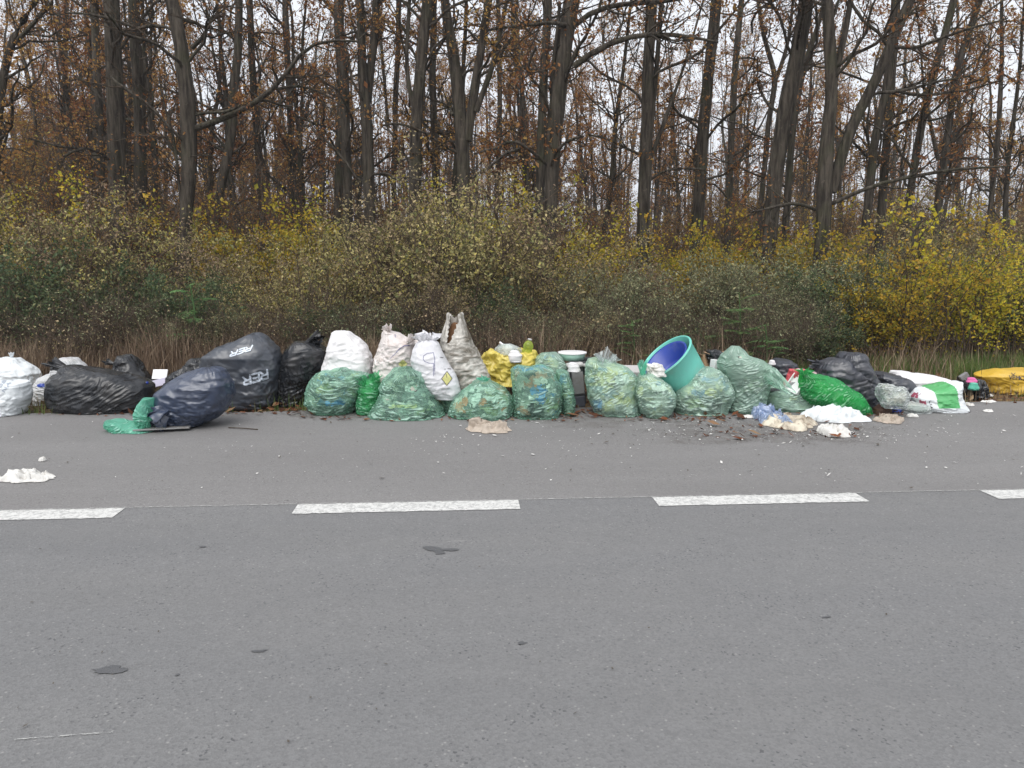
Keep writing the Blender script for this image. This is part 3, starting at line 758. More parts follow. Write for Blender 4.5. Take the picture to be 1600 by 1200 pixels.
def tree(label, Y, stems, limbs=(), seed=0, top=15, nl=20, leafk=3, clump=.4, gnarl=.10, leaf=L_OAK, zmin=3.2, group=None):
    r = np.random.RandomState(seed); g = Plant(); SP_, SR_ = [], []
    for k, s in enumerate(stems):
        P, R = stem_path(s, Y+(0 if k == 0 else r.uniform(-.1, .25)), r, k == 0, top-(0 if k == 0 else 2))
        g.tube(P[None], R[None], 12, 0, noise=gnarl, seed=seed+k); SP_.append(P); SR_.append(R)
    for s in limbs:
        P, R = stem_path(s, Y, r, False, None); P[:, 1] -= np.linspace(0, .8, len(P))*r.uniform(-1, 1)
        g.tube(P[None], R[None], 8, 0, noise=gnarl, seed=seed+40)
        SP_.append(P); SR_.append(R)
    c, lim = crown_from(SP_[:len(stems)], SR_[:len(stems)], r, nl, zmin, leafk+2, .062, clump=min(.95, clump+.3))
    for L, LR in lim:
        if len(L): g.tube(L, LR, 6, 0)
    if limbs:
        for P, R in zip(SP_[len(stems):], SR_[len(stems):]):
            B1, BR = spawn(P[None], R[None], 12, .2, 1, (.5, 1.5), (30, 80), .5, 6, r, up=.06, wob=.25, rmin=.006)
            T1, TR = spawn(B1, BR, 6, .1, 1, (.2, .6), (25, 70), .6, 4, r, up=0, wob=.35, rmin=.0035)
            g.tube(B1, BR, 4, 0); c.tube(T1, TR, 3, 0); c.leaf(T1, 2, .058, r, 1)
    base = SP_[0][0].copy()
    o = empty('tree', base, label, 'tree', group)
    for GG, nm, mats, sm in ((g, 'trunk', [M_BARK], True), (c, 'crown', [M_TWIG, leaf], [0])):
        if GG.n:
            for a in GG.V: a -= base
            link(nm, GG.mesh(nm, mats, sm), o)
    return o
GT = 'tall tree trunks at the edge of the wood'
TREES = [
 ('thick straight pale trunk rising above the long black bag', 17, [[(184,330,29),(181,150,27),(176,0,25)]], [], dict(leafk=3, clump=.5)),
 ('dark slim trunk pressed against the left of the thick pale trunk', 20, [[(160,310,14),(155,140,14),(150,0,13)]], [], {}),
 ('straight dark trunk right of the thick pale trunk', 18, [[(222,310,20),(219,150,19),(214,0,17)]], [], dict(clump=.5)),
 ('gnarled trunk with a long bough reaching right above the bag printed RER', 14.5, [[(285,410,19),(290,330,21),(297,230,24),(292,120,22),(284,60,20),(268,0,19)]],
    [[(304,201,11),(330,192,11),(365,180,10),(400,163,9.5),(435,138,8.5),(458,100,7),(475,66,6),(505,62,5),(560,66,4)],[(432,140,5),(455,132,5),(485,136,4),(515,150,2.5)],[(300,75,8),(318,60,6),(332,40,5),(345,12,4)],[(284,330,5),(276,215,4.5),(262,175,3.5),(250,120,2)]], dict(gnarl=.22, clump=.3)),
 ('leaning slim trunk beside the gnarled tree', 18.5, [[(330,410,12),(344,300,14),(358,220,15),(368,100,14),(373,0,12)]], [], dict(clump=.5)),
 ('thin upright trunk above the black bag next to the white sack', 22, [[(462,330,11),(455,200,11),(450,100,10),(446,0,10)]], [], {}),
 ('straight trunk above the clean white sack', 20, [[(527,330,14),(533,150,14),(527,0,15)]], [], dict(clump=.5)),
 ('dark trunk flaring behind the leaning slim trunk', 22, [[(411,330,13),(403,230,12),(395,100,11),(392,0,10)]], [], {}),
 ('trunk just left of the forked trunk above the soiled white sack', 18, [[(543,330,16),(541,200,16),(535,80,15),(530,0,14)]], [], {}),
 ('forked trunk with two stems parting above the soiled white sack', 17.5, [[(577,330,20),(574,200,19),(568,120,17),(561,0,13)],[(575,160,13),(582,80,13),(588,0,12)]], [], dict(clump=.5)),
 ('thin crooked trunk right of the forked trunk', 23, [[(616,310,9),(619,150,9),(624,0,9)],[(607,200,6),(598,110,5),(592,0,5)]], [], {}),
 ('stout trunk with a thin side stem above the tallest open sack', 16.5, [[(648,330,23),(650,200,20),(660,80,19),(668,0,17)],[(646,165,8),(633,110,7),(640,0,6)]], [], dict(clump=.35)),
 ('slim straight trunk between the stout trunk and the many-stemmed trunk', 20, [[(684,330,13),(678,180,12),(677,60,11),(679,0,10)]], [], {}),
 ('broad trunk splitting into three stems above the yellow bag', 16.5, [[(723,345,27),(722,220,25),(712,120,20),(703,50,17),(696,0,15)],[(730,220,17),(740,150,15),(752,80,14),(764,0,13)],[(744,175,9),(768,105,9),(780,60,7),(792,0,6)]], [[(708,180,5),(697,160,5),(687,148,4)]], dict(clump=.5)),
 ('dark companion trunk touching the broad three-stemmed trunk', 18, [[(706,345,14),(715,250,13),(722,150,8),(730,0,6)]], [], {}),
 ('thin trunk in the gap right of the three-stemmed trunk', 24, [[(776,310,8),(781,150,8),(778,0,7)]], [], {}),
 ('thinnest bare trunk left of the twin grey trunks', 26, [[(820,290,6),(808,140,6),(800,0,6)]], [], {}),
 ('slender pale trunk leaning just left of the large smooth grey trunk', 16, [[(840,345,15),(845,200,15),(850,100,15),(857,0,14)]], [], dict(clump=.2)),
 ('large smooth grey trunk in front with long boughs arching to the right', 14.5, [[(856,400,22),(862,260,25),(872,150,28),(885,60,28),(893,0,27)]],
    [[(896,104,11),(912,90,10),(935,78,9),(965,66,8),(1000,61,7.5),(1040,66,7),(1075,74,5),(1105,84,3)],[(898,40,9),(915,24,9),(945,17,8),(985,14,7.5),(1025,18,7),(1075,14,5)],[(884,40,8),(862,38,6),(835,46,5),(800,54,4)],[(868,200,7),(860,130,6),(872,60,6),(876,0,5)]], dict(clump=.25)),
 ('rough trunk with brown leaf tufts right of the bright sky gap', 16, [[(1005,400,22),(1008,250,22),(1013,120,20),(1017,0,18)],[(1016,210,9),(1028,80,8),(1034,0,7)],[(1012,260,8),(1034,200,7),(1052,150,6),(1066,110,4)]], [[(1008,290,4),(1030,268,4),(1065,262,4),(1100,266,3)]], dict(clump=.8)),
 ('straight trunk wrapped in yellowish leaves above the turquoise tub', 17, [[(1089,350,20),(1098,220,20),(1108,110,19),(1119,0,17)]], [], dict(clump=.7)),
 ('slim trunk just right of the trunk above the turquoise tub', 22, [[(1140,320,11),(1146,170,11),(1155,50,10),(1161,0,9)]], [], dict(clump=.6)),
 ('thin trunk dividing in a high fork left of the big leaning trunk', 23, [[(1189,310,9),(1200,190,9),(1213,122,9),(1192,60,7),(1180,0,6)],[(1212,125,7),(1232,70,6),(1240,0,5)]], [], {}),
 ('big dark trunk leaning right above the tallest green bag', 15, [[(1198,400,24),(1208,280,26),(1225,170,26),(1245,70,25),(1257,0,24)]], [], dict(clump=.3)),
 ('thinner leaning trunk shadowing the big dark leaning trunk', 19, [[(1230,320,12),(1240,200,11),(1255,110,10),(1275,50,8),(1290,0,7)]], [], {}),
 ('dark tree forking low into two heavy stems above the bright green bag', 14, [[(1274,440,22),(1283,340,26),(1292,240,24),(1299,130,21),(1291,0,17)],[(1298,300,18),(1325,215,18),(1350,160,17),(1378,110,17),(1400,50,17),(1425,0,16)],[(1304,125,10),(1320,50,10),(1330,0,9)]],
    [[(1274,328,6),(1245,318,6),(1210,322,5),(1175,332,4),(1150,336,3)],[(1300,318,7),(1345,296,7),(1390,280,6),(1425,277,6),(1465,270,6),(1482,262,5),(1530,264,4),(1570,262,3)],[(1370,145,6),(1410,146,5),(1440,136,4),(1490,130,3)]], dict(clump=.6)),
 ('upright trunk partly behind the low forking tree', 18, [[(1356,330,14),(1367,220,14),(1384,150,13),(1394,90,13),(1400,0,12)]], [], dict(clump=.8)),
 ('dark trunk close right of the low forking tree', 19, [[(1377,340,14),(1388,210,14),(1398,100,13),(1404,0,12)]], [], dict(clump=.7)),
 ('leaning trunk above the dark grey bags', 18, [[(1417,320,12),(1432,230,13),(1450,140,12),(1472,50,12),(1486,0,11)]], [], dict(clump=.8)),
 ('leaning trunk with a side fork above the white sack at right', 19, [[(1464,320,13),(1478,210,12),(1490,110,12),(1518,30,11),(1530,0,11)],[(1466,250,7),(1452,190,6),(1440,120,4),(1436,60,3)]], [], dict(clump=.7)),
 ('thin straight trunk near the right end of the wood edge', 20, [[(1541,360,8),(1554,230,8),(1562,110,7),(1563,0,5)]], [], dict(clump=.5)),
 ('dark trunk at the left picture edge among olive leaves', 15, [[(-12,330,16),(-2,200,15),(10,100,13),(30,40,11),(60,0,9)]], [[(20,70,7),(60,40,6),(95,10,5)]], dict(clump=.9, leafk=5)),
 ('thin trunk between the left picture edge and the thick pale trunk', 24, [[(92,300,8),(100,150,8),(104,0,8)]], [], dict(clump=.8)),
]
for k, (lab, Y, stems, limbs, kw) in enumerate(TREES):
    tree(lab, Y, stems, limbs, seed=100+k, group=GT, top=13.5, **kw)

# trees deeper in the wood: a few built, then copied
def deep_tree(seed, h, lean, fork, leafk, clump):
    r = np.random.RandomState(seed); n = 26; z = np.linspace(-.2, h, n)
    def st_(x0, zb, lx, rad):
        zz = np.linspace(zb, h*r.uniform(.9, 1.05), n); t = (zz-zb)/(h-zb)
        P = np.stack([x0+lx*t*h*.1+.25*fbm(np.stack([zz*.25, 0*zz, 0*zz+seed+zb], -1), seed, 2), .3*fbm(np.stack([zz*.25, 0*zz+7, 0*zz+seed], -1), seed+1, 2), zz], -1)
        R = rad*(1-.85*t)*(1+.4*np.exp(-(zz+.2)*3) if zb < 0 else 1); return P, R
    SS = [st_(0, -.2, lean, r.uniform(.09, .15))]
    if fork:
        P, R = SS[0]; i = int(n*r.uniform(.2, .4)); P2, R2 = st_(0, P[i, 2], -lean+r.choice([-1, 1])*1.2, R[i]*.7); P2[:, :2] += P[i, :2]-P2[0, :2]; SS.append((P2, R2))
    g = Plant()
    for P, R in SS: g.tube(P[None], R[None], 8, 0, noise=.1, seed=seed)
    c, lim = crown_from([s[0] for s in SS], [s[1] for s in SS], r, 24 if fork else 34, 2.2, leafk+2, .08, clump=min(.95, clump+.35), ll=(.8, 2.8), sub=5, tw=4, droop=.12)
    for L, LR in lim:
        if len(L): g.tube(L, LR, 4, 0)
    return g.mesh('trunk', [M_BARK]), c.mesh('crown', [M_TWIG, L_OAK], [0])
LAND = [(-60, 'the left picture edge'), (30, 'the white sacks at the left end'), (150, 'the long black bag'), (290, 'the navy bag'), (380, 'the bag printed RER'), (475, 'the upright black bag'), (545, 'the clean white sack'), (615, 'the soiled white sack'), (680, 'the sack with the diamond label'), (735, 'the open sack'), (810, 'the yellow bag'), (890, 'the mint tub'), (960, 'the tall yellowish green bag'), (1050, 'the turquoise tub'), (1110, 'the cardboard box'), (1170, 'the tallest green bag'), (1240, 'the red netting'), (1320, 'the dark grey bags'), (1440, 'the long white sack'), (1560, 'the yellow sack'), (1680, 'the right picture edge')]
DT = [deep_tree(300+k, 12+1.0*(k % 3), (-1.2, .6, 1.5, -.4, .9, 0)[k], k % 2, (3, 2, 4, 2, 3, 3)[k], (.35, .25, .55, .2, .45, .6)[k]) for k in range(6)]
rt = np.random.RandomState(77); GD = 'trees crowded deeper in the wood'
placed = []
def deep(x, y, sc):
    ki = rt.randint(6); tm, cm = DT[ki]; un = min(LAND, key=lambda a: abs(a[0]-(800+F*x/y)))[1]
    o = empty('tree', (x, y, float(terrain(x, y))), f"slim {'forked' if ki % 2 else 'single'} trunk {'deep' if y > 38 else 'partway'} in the wood above {un}", 'tree', GD)
    o.rotation_euler = (rt.normal(0, .03), rt.normal(0, .035)+.03*(x > 4), rt.uniform(0, 6.28)); o.scale = (sc, sc, sc*rt.uniform(.95, 1.15))
    link('trunk', tm, o); link('crown', cm, o)
for y0, y1, n, s0, s1 in ((20, 27, 20, .7, .9), (27, 38, 44, .75, 1.0), (38, 60, 84, .85, 1.1)):
    got = 0; tries = 0
    while got < n and tries < 4000:
        tries += 1
        y = rt.uniform(y0, y1); x = rt.uniform(-1, 1)*(.68*y+1.5)
        if x > .06*y and rt.rand() < .35: continue
        if any((x-a)**2+(y-b)**2 < (1.1 if y < 38 else 1.6)**2 for a, b in placed): continue
        placed.append((x, y)); deep(x, y, rt.uniform(s0, s1)); got += 1

# shrubs
def shrub(seed, h, wd, leaf, lsize, nst, sub, tw, lk, asp=.55, bark_=None, lean=.9, bare=.0, t0=.18, spread=.04):
    r = np.random.RandomState(seed); g = Plant(); f = Plant()
    b = np.stack([r.normal(0, wd*.12, nst), r.normal(0, wd*.12, nst), np.full(nst, -.1)], -1)
    a = r.uniform(0, 2*np.pi, nst); out = r.uniform(.1, 1, nst)**.7*lean*wd*.5/h
    d = unit(np.stack([np.cos(a)*out, np.sin(a)*out, np.ones(nst)], -1)); L = h*r.uniform(.65, 1.08, nst); n = 9; P = [b]
    for s in range(n-1): P.append(P[-1]+d*(L/(n-1))[:, None]); d = unit(d+r.normal(size=d.shape)*.13+np.stack([np.cos(a), np.sin(a), 0*a], -1)*.05)
    P = np.stack(P, 1); R = (h*.0055*r.uniform(.7, 1.5, nst))[:, None]*np.linspace(1, .3, n)[None]
    B1, BR = spawn(P, R, sub, t0, 1, (.25*h, .42*h), (25, 75), .6, 6, r, up=.05, wob=.22, rmin=.004)
    T1, TR = spawn(B1, BR, tw, .1, 1, (.07*h, .20*h), (20, 75), .6, 4, r, up=.02, wob=.3, rmin=.0025)
    g.tube(P, R, 5, 0); g.tube(B1, BR, 4, 0); g.tube(T1, TR, 3, 0)
    sel = r.rand(len(T1)) > bare
    f.leaf(T1[sel], lk, lsize, r, 0, asp=asp, spread=spread, drop=.15)
    return g.mesh('stems', [bark_ or M_TWIG2]), f.mesh('foliage', [leaf], False)
SH = {
 'olive': [shrub(1, 2.7, 2.6, L_OLIVE, .05, 18, 9, 8, 5, t0=.12), shrub(2, 2.6, 2.9, L_OLIVE, .046, 20, 9, 8, 5, t0=.12)],
 'tan': [shrub(3, 2.9, 2.6, L_TAN, .046, 18, 9, 8, 5), shrub(4, 2.5, 2.6, L_TAN, .044, 18, 9, 8, 4)],
 'grey': [shrub(5, 2.5, 2.6, L_GREY, .044, 20, 9, 8, 5, t0=.12), shrub(6, 2.3, 2.8, L_GREY, .042, 22, 9, 8, 5, t0=.12)],
 'dark': [shrub(7, 2.3, 2.8, L_DKG, .055, 18, 9, 8, 6), shrub(8, 1.7, 2.0, L_DKG, .055, 16, 8, 8, 6)],
 'yellow': [shrub(9, 2.9, 2.7, L_YEL, .06, 13, 9, 7, 6, .7, spread=.06), shrub(10, 3.0, 2.6, L_YEL, .056, 12, 9, 7, 5, .7, spread=.06)],
 'rust': [shrub(11, 4.2, 3.2, L_RUST, .05, 14, 9, 9, 4), shrub(12, 4.4, 3.0, L_OAK, .05, 12, 9, 8, 3)],
 'bare': [shrub(13, 1.5, 1.7, L_TAN, .035, 30, 8, 5, 1, bare=.5), shrub(14, 1.6, 1.6, L_GREY, .035, 26, 8, 5, 1, bare=.4)],
}
rs = np.random.RandomState(5)
SLAB = {'olive': ('olive shrub with small yellow-green leaves in the thicket', 'olive shrubs along the wood edge'), 'tan': ('tan leaved twiggy shrub in the thicket behind the bags', 'tan shrubs along the wood edge'),
        'grey': ('grey-green fine leaved shrub in the thicket behind the tub', 'grey-green shrubs along the wood edge'), 'dark': ('dark green leafy shrub low in the thicket', 'dark green shrubs along the wood edge'),
        'yellow': ('bright yellow leaved shrub beneath the trees', 'yellow shrubs under the trees'), 'rust': ('tall rusty brown leaved shrub under the trees', 'rusty shrubs deeper in the wood'), 'bare': ('bare twiggy low brush at the foot of the thicket', 'bare brush along the verge')}
def put(kind, u, Y, sc=1.0, k=None, label=None, sz=None):
    me = SH[kind][rs.randint(len(SH[kind])) if k is None else k]; x = (u-800)/F*Y*1.0
    lab, grp = SLAB[kind]
    o = empty('shrub', (x, Y, float(terrain(x, Y))), label or lab, 'shrub', grp)
    o.rotation_euler = (0, 0, rs.uniform(0, 6.28)); s = sc*rs.uniform(.92, 1.08); o.scale = (s, s, s*(sz or 1))
    link('stems', me[0], o); link('foliage', me[1], o)
SAID = {}
def where(txt, u):
    near = sorted(LAND, key=lambda a: abs(a[0]-u))
    for w_ in ('in the thicket behind', 'a little farther back behind', 'deep in the thicket behind', 'farther into the wood behind', 'deep between the trunks behind'):
        for _, n_ in near[:1]:
            s = f'{txt} {w_} {n_}'
            if s not in SAID: SAID[s] = 1; return s
    return f'{txt} far in the wood behind {near[0][1]}'
SHORT = {'olive': 'olive yellow-leaved shrub', 'tan': 'tan twiggy shrub', 'grey': 'grey-green fine-leaved shrub', 'dark': 'dark green shrub'}
# front row, left to right as in the photograph (u, depth)
for kind, u, Y, sc in [('dark', -60, 11.6, 1.0), ('dark', 60, 11.4, .95), ('olive', 30, 13.2, 1.1), ('tan', 130, 12.6, 1.05), ('dark', 180, 11.8, .9), ('olive', 215, 13.0, 1.02), ('dark', 290, 11.7, .72), ('dark', 320, 12.6, .95), ('tan', 340, 13.2, .85),
                       ('olive', 420, 12.3, .70), ('tan', 460, 12.9, .78), ('olive', 540, 12.2, .90), ('tan', 590, 12.9, 1.08), ('olive', 650, 12.3, 1.12), ('tan', 715, 13.2, 1.06), ('olive', 745, 12.2, .96), ('tan', 800, 12.9, .95), ('olive', 830, 12.1, .84),
                       ('dark', 760, 11.4, .62), ('grey', 905, 12.2, .82), ('grey', 960, 11.9, .84), ('grey', 1040, 12.2, .92), ('grey', 1110, 12.0, .96), ('grey', 1175, 12.2, 1.0), ('grey', 1235, 12.0, .92), ('tan', 1010, 13.0, .86),
                       ('dark', 1300, 12.0, .92), ('dark', 1335, 12.4, .9), ('grey', 1270, 12.9, .9), ('dark', 1560, 12.6, .8), ('tan', 1650, 12.4, .9), ('olive', -150, 12.8, 1.1), ('grey', 1700, 13, 1)]:
    put(kind, u, Y, sc*(.95 if 480 < u < 860 else .90 if u < 300 else .78), label=where(SHORT[kind], u))
for u, k_, s_ in [(60, 'dark', .45), (255, 'dark', .42), (330, 'grey', .4), (490, 'dark', .38), (575, 'grey', .4), (640, 'dark', .45), (700, 'tan', .45), (860, 'grey', .42), (930, 'tan', .4), (1000, 'grey', .45), (1090, 'dark', .35), (1225, 'grey', .45), (1290, 'dark', .5)]:
    put(k_, u, 10.7+rs.uniform(-.2, .4), s_, label=where('low '+SHORT[k_], u))
for u in range(-80, 1300, 46): put('bare', u+rs.uniform(-20, 20), 10.6+rs.uniform(-.4, .6), rs.uniform(.5, .95), label=where('low bare brush', u))
for u, Y, sc, lab in [(1352, 11.7, .60, 'low yellow leaved shrub above the dark grey bags'), (1425, 11.4, .74, 'golden leaved shrub with a crooked stem behind the long white sack'), (1495, 11.6, .76, 'golden leaved shrub behind the green and white printed sack'), (1590, 12.0, .66, 'golden shrub at the right end above the yellow sack')]:
    put('yellow', u, Y, sc, label=lab)
under = [('yellow', u, Y, sc) for u, Y, sc in [(1150, 15.3, .85), (930, 15.2, .85), (1050, 16, .8), (770, 16.5, 1.0), (20, 13.6, .95), (380, 16.5, .95), (480, 17, 1.0), (1260, 14.5, .9)]]
under += [('olive', 1400, 13.6, .95), ('olive', 1530, 13.9, .95), ('tan', 1340, 14.5, .9), ('grey', 1460, 13.2, .85)]
for k in range(40):                                                  # undergrowth between the trunks
    Y = rs.uniform(15, 24); u = rs.uniform(-120, 1720)
    if u > 1240 and rs.rand() < .6: continue
    under.append((rs.choice(['rust', 'olive', 'tan', 'yellow'], p=[.44, .2, .22, .14]), u, Y, rs.uniform(.6, .95)*(1.0 if u < 480 else .82)))
for k in range(96):
    Y = rs.uniform(24, 50); u = rs.uniform(-150, 1750); under.append(('rust' if rs.rand() < .8 else 'olive', u, Y, rs.uniform(.85, 1.2)*(1.1 if u < 620 else .92)))
for u, Y, sc in [(20, 17, 1.2), (70, 19, 1.15), (-20, 18, 1.3), (40, 24, 1.6), (100, 26, 1.5), (250, 28, 1.3)]: under.append(('rust', u, Y, sc))
SHORT2 = dict(SHORT, yellow='yellow leaved shrub', rust='tall rusty brown shrub')
for kind, u, Y, sc in sorted(under, key=lambda a: a[2]): put(kind, u, Y, sc, label=where(SHORT2[kind], u))
# golden shrub's crooked stem
tw_ = [atY(1436, 560, 11.75), atY(1420, 490, 11.8), atY(1432, 420, 11.8), atY(1425, 370, 11.9), atY(1440, 340, 12)]
P = np.array(tw_); d = np.linspace(0, 4, 24); P = np.stack([np.interp(d, np.arange(5), P[:, i]) for i in range(3)], -1); P[0, 2] = -.1
for _ in range(3): P[1:-1] = .25*P[:-2]+.5*P[1:-1]+.25*P[2:]
V, fa = tubes(P[None], np.linspace(.05, .02, 24)[None], 8, noise=.15, seed=4)
sap = tag(link('sapling', mesh_np('sapling', V, [(fa, 0)], [M_BARK])), 'crooked dark sapling stem among the golden leaves at right', 'sapling')
r = np.random.RandomState(3); B1, BR = spawn(P[None], np.linspace(.05, .02, 24)[None], 9, .3, 1, (.5, 1.1), (40, 80), .5, 6, r, up=.03); T1, TR = spawn(B1, BR, 6, .2, 1, (.15, .35), (20, 60), .6, 4, r, rmin=.003)
g = Plant(); g.tube(B1, BR, 5, 0); g.tube(T1, TR, 3, 0); g.leaf(T1, 5, .058, r, 1, asp=.75, spread=.07); link('crown', g.mesh('crown', [M_TWIG, L_YEL], [0]), sap)

# green feathery seedling
def feather(u, v, Y, h, seed, label, nf=14):
    r = np.random.RandomState(seed); x = atY(u, v, Y)[0]; g = Plant(); f = Plant(); zg = float(terrain(x, Y))
    P = np.stack([x+.05*np.sin(np.linspace(0, 3, 10)), np.full(10, Y), np.linspace(zg-.1, zg+h, 10)], -1)[None]; g.tube(P, np.linspace(.018, .006, 10)[None], 6, 0)
    B, BR = spawn(P, np.linspace(.018, .006, 10)[None], nf, .3, 1, (.35*h, .55*h), (45, 80), .4, 10, r, up=-.07, wob=.05, rmin=.004); g.tube(B, BR, 4, 0)
    for b in B:
        T = np.gradient(b, axis=0); side = unit(np.cross(T, [0, 0, 1.]))
        for s in (-1, 1):
            p = b[2:]; d = unit(side[2:]*s+unit(T[2:])*.45+np.array([0, 0, -.25])); l = .12*h*np.linspace(1, .6, len(p))[:, None]*r.uniform(.8, 1.2, (len(p), 1)); q = np.cross(d, [0, 0, 1.])*l*.17
            V = np.stack([p, p+d*l*.45+q, p+d*l, p+d*l*.45-q], 1).reshape(-1, 3); f.add(V, np.arange(len(V)).reshape(-1, 4), 0)
    base = P[0, 0].copy(); o = empty('seedling', base, label, 'seedling', 'feathery green seedlings')
    for G_, nm, m in ((g, 'stem', L_GRN), (f, 'fronds', L_GRN)):
        for a in G_.V: a -= base
        link(nm, G_.mesh(nm, [m], False), o)
feather(1150, 540, 10.1, 1.15, 1, 'feathery green seedling standing above the tallest green bag', 18); feather(1192, 560, 10.0, .75, 2, 'low feathery seedling right of the tallest green bag'); feather(1062, 560, 10.2, .6, 3, 'low feathery seedling behind the turquoise tub'); feather(985, 560, 10.1, .75, 4, 'small feathery seedling left of the turquoise tub')
feather(300, 500, 10.6, 1.25, 5, 'feathery green plant in the thicket above the navy bag', 14)

# dry stalks and grass on the verge (nobody could count them)
def blades(name, n, xr, yr, hmin, hmax, wd, mat, seed, label, dens=None, bend=.35):
    r = np.random.RandomState(seed); x = r.uniform(*xr, n*3); t = r.uniform(*yr, n*3)
    px = SD[0]*x+TD[0]*(T_EDGE+t); py = SD[1]*x+TD[1]*(T_EDGE+t)
    k = fbm(np.stack([px*1.1, py*1.1, 0*px+seed], -1), seed, 3); keep = r.rand(n*3) < np.clip(.45+k, .03, 1)
    if dens is not None: keep &= r.rand(n*3) < dens(px, t)
    px, py, k = px[keep][:n], py[keep][:n], k[keep][:n]; m = len(px); z = terrain(px, py)
    h = r.uniform(hmin, hmax, m)*(1+.45*k); a = r.uniform(0, 6.28, m); bd = r.uniform(.05, bend, m)*h
    d = np.stack([np.cos(a), np.sin(a)], -1); q = np.stack([-d[:, 1], d[:, 0], 0*a], -1)*(wd*r.uniform(.6, 1.4, m))[:, None]
    p0 = np.stack([px, py, z-.02], -1); p1 = p0+np.stack([d[:, 0]*bd*.35, d[:, 1]*bd*.35, h*.6], -1); p2 = p0+np.stack([d[:, 0]*bd, d[:, 1]*bd, h], -1)
    V = np.stack([p0-q, p0+q, p1+q*.7, p1-q*.7, p2], 1).reshape(-1, 3); b = np.arange(m)[:, None]*5
    o = link(name, mesh_np(name, V, [(b+np.array([0, 1, 2, 3]), 0), (b+np.array([3, 2, 4]), 0)], [mat], False)); tag(o, label, kind='stuff')
gap = lambda x, t: np.clip((t-np.where(x > 3.6, 1.7, np.where(x < -3.6, 1.0, .8)))/.5, 0, 1)
blades('dry_grass', 24000, (-11, 9), (.7, 3.8), .2, .7, .0042, L_DRY, 1, 'brown dry stalks and grass along the verge', lambda x, t: np.where(x > 3.3, np.where(t > 2.7, .22, .02), np.where(x > -1.5, .55, 1.0))*gap(x, t), .7)
blades('dry_grass', 16000, (-11, 9), (.4, 3.0), .15, .45, .0045, L_DRY, 12, 'lower matted brown grass along the verge', lambda x, t: np.where(x > 3.6, .2, 1.0)*np.clip((t-.5)/.4, 0, 1), .95)
blades('dry_grass', 9000, (-11, 9), (.05, 1.2), .05, .2, .004, L_DRY, 2, 'short brown grass at the asphalt edge', lambda x, t: np.where(x > 3.4, .35, 1.0))
blades('grass', 42000, (-10, 10), (-.05, 2.8), .05, .16, .0045, L_GRASS, 3, 'green grass on the verge at the right', lambda x, t: np.where(x > 3.4, 1.0, .12))
blades('grass', 7000, (2.5, 10), (1.2, 2.6), .1, .26, .005, L_GRASS, 4, 'taller green grass tufts on the verge')
def litterleaves():
    r = np.random.RandomState(4); n = 9000; x = r.uniform(-11, 10, n); t = r.uniform(-.1, 5, n); px = SD[0]*x+TD[0]*(T_EDGE+t); py = SD[1]*x+TD[1]*(T_EDGE+t)
    P = np.stack([px, py, terrain(px, py)+.03], -1); P = np.stack([P, P+np.array([0, 0, .02])], 1); V, fa = leaves_on(P, 1, .06, r, drop=0, spread=.02)
    tag(link('fallen_leaves', mesh_np('fallen_leaves', V, [(fa, 0)], [L_FALL], False)), 'brown fallen leaves on the verge', kind='stuff')
litterleaves()
# far side of the wood, seen only as a mass between the trunks
def far_woods():
    r = np.random.RandomState(9); g = Plant(); n = 300; y = r.uniform(60, 100, n); x = r.uniform(-1, 1, n)*(.7*y+4); h = r.uniform(11, 17, n); z = np.linspace(0, 1, 7)
    P = np.stack([x[:, None]+r.normal(0, .25, (n, 7)).cumsum(1)*.4, y[:, None]+0*z, terrain(x, y)[:, None]-.2+h[:, None]*z], -1); R = r.uniform(.09, .17, n)[:, None]*(1-.8*z)
    g.tube(P, R, 5, 0)
    B1, BR = spawn(P, R, 14, .12, 1, (1, 3), (30, 75), .35, 4, r, up=.15, rmin=.012); g.tube(B1, BR, 3, 0)
    T1, TR = spawn(B1, BR, 3, .2, 1, (.5, 1.2), (25, 70), .6, 3, r, rmin=.008); g.tube(T1, TR, 3, 0)
    low = P[:, :1]+r.normal(0, 1, (n, 1, 3))*np.array([1.5, 1, 0]); k = 330
    q = np.repeat(low[:, 0], k, 0)+r.normal(0, 1, (n*k, 3))*np.array([1.6, 1, 0]); q[:, 2] += np.abs(r.normal(0, 2.0, n*k)); 
    V, fa = leaves_on(np.stack([q, q+.05], 1), 1, .24, r); g.add(V, fa, 1)
    V, fa = leaves_on(T1[r.rand(len(T1)) < .35], 1, .2, r); g.add(V, fa, 1)
    tag(link('far_woods', g.mesh('far_woods', [M_TWIG, L_OAK], [0])), 'distant brown wood between the trunks', kind='stuff')
far_woods()

def haze():
    b = MB('haze_air'); v = b.n('VolumePrincipled', {'Color': (.86, .88, .92), 'Density': .0012, 'Anisotropy': .2}).outputs[0]
    b.t.links.new(v, b.out.inputs['Volume'])
    g = Geo(); g.box((0, 50, 9.3), (640, 520, 21.4)); tag(link('haze', g.mesh('haze', [b.m], False)), 'thin pale air', kind='stuff')
haze()

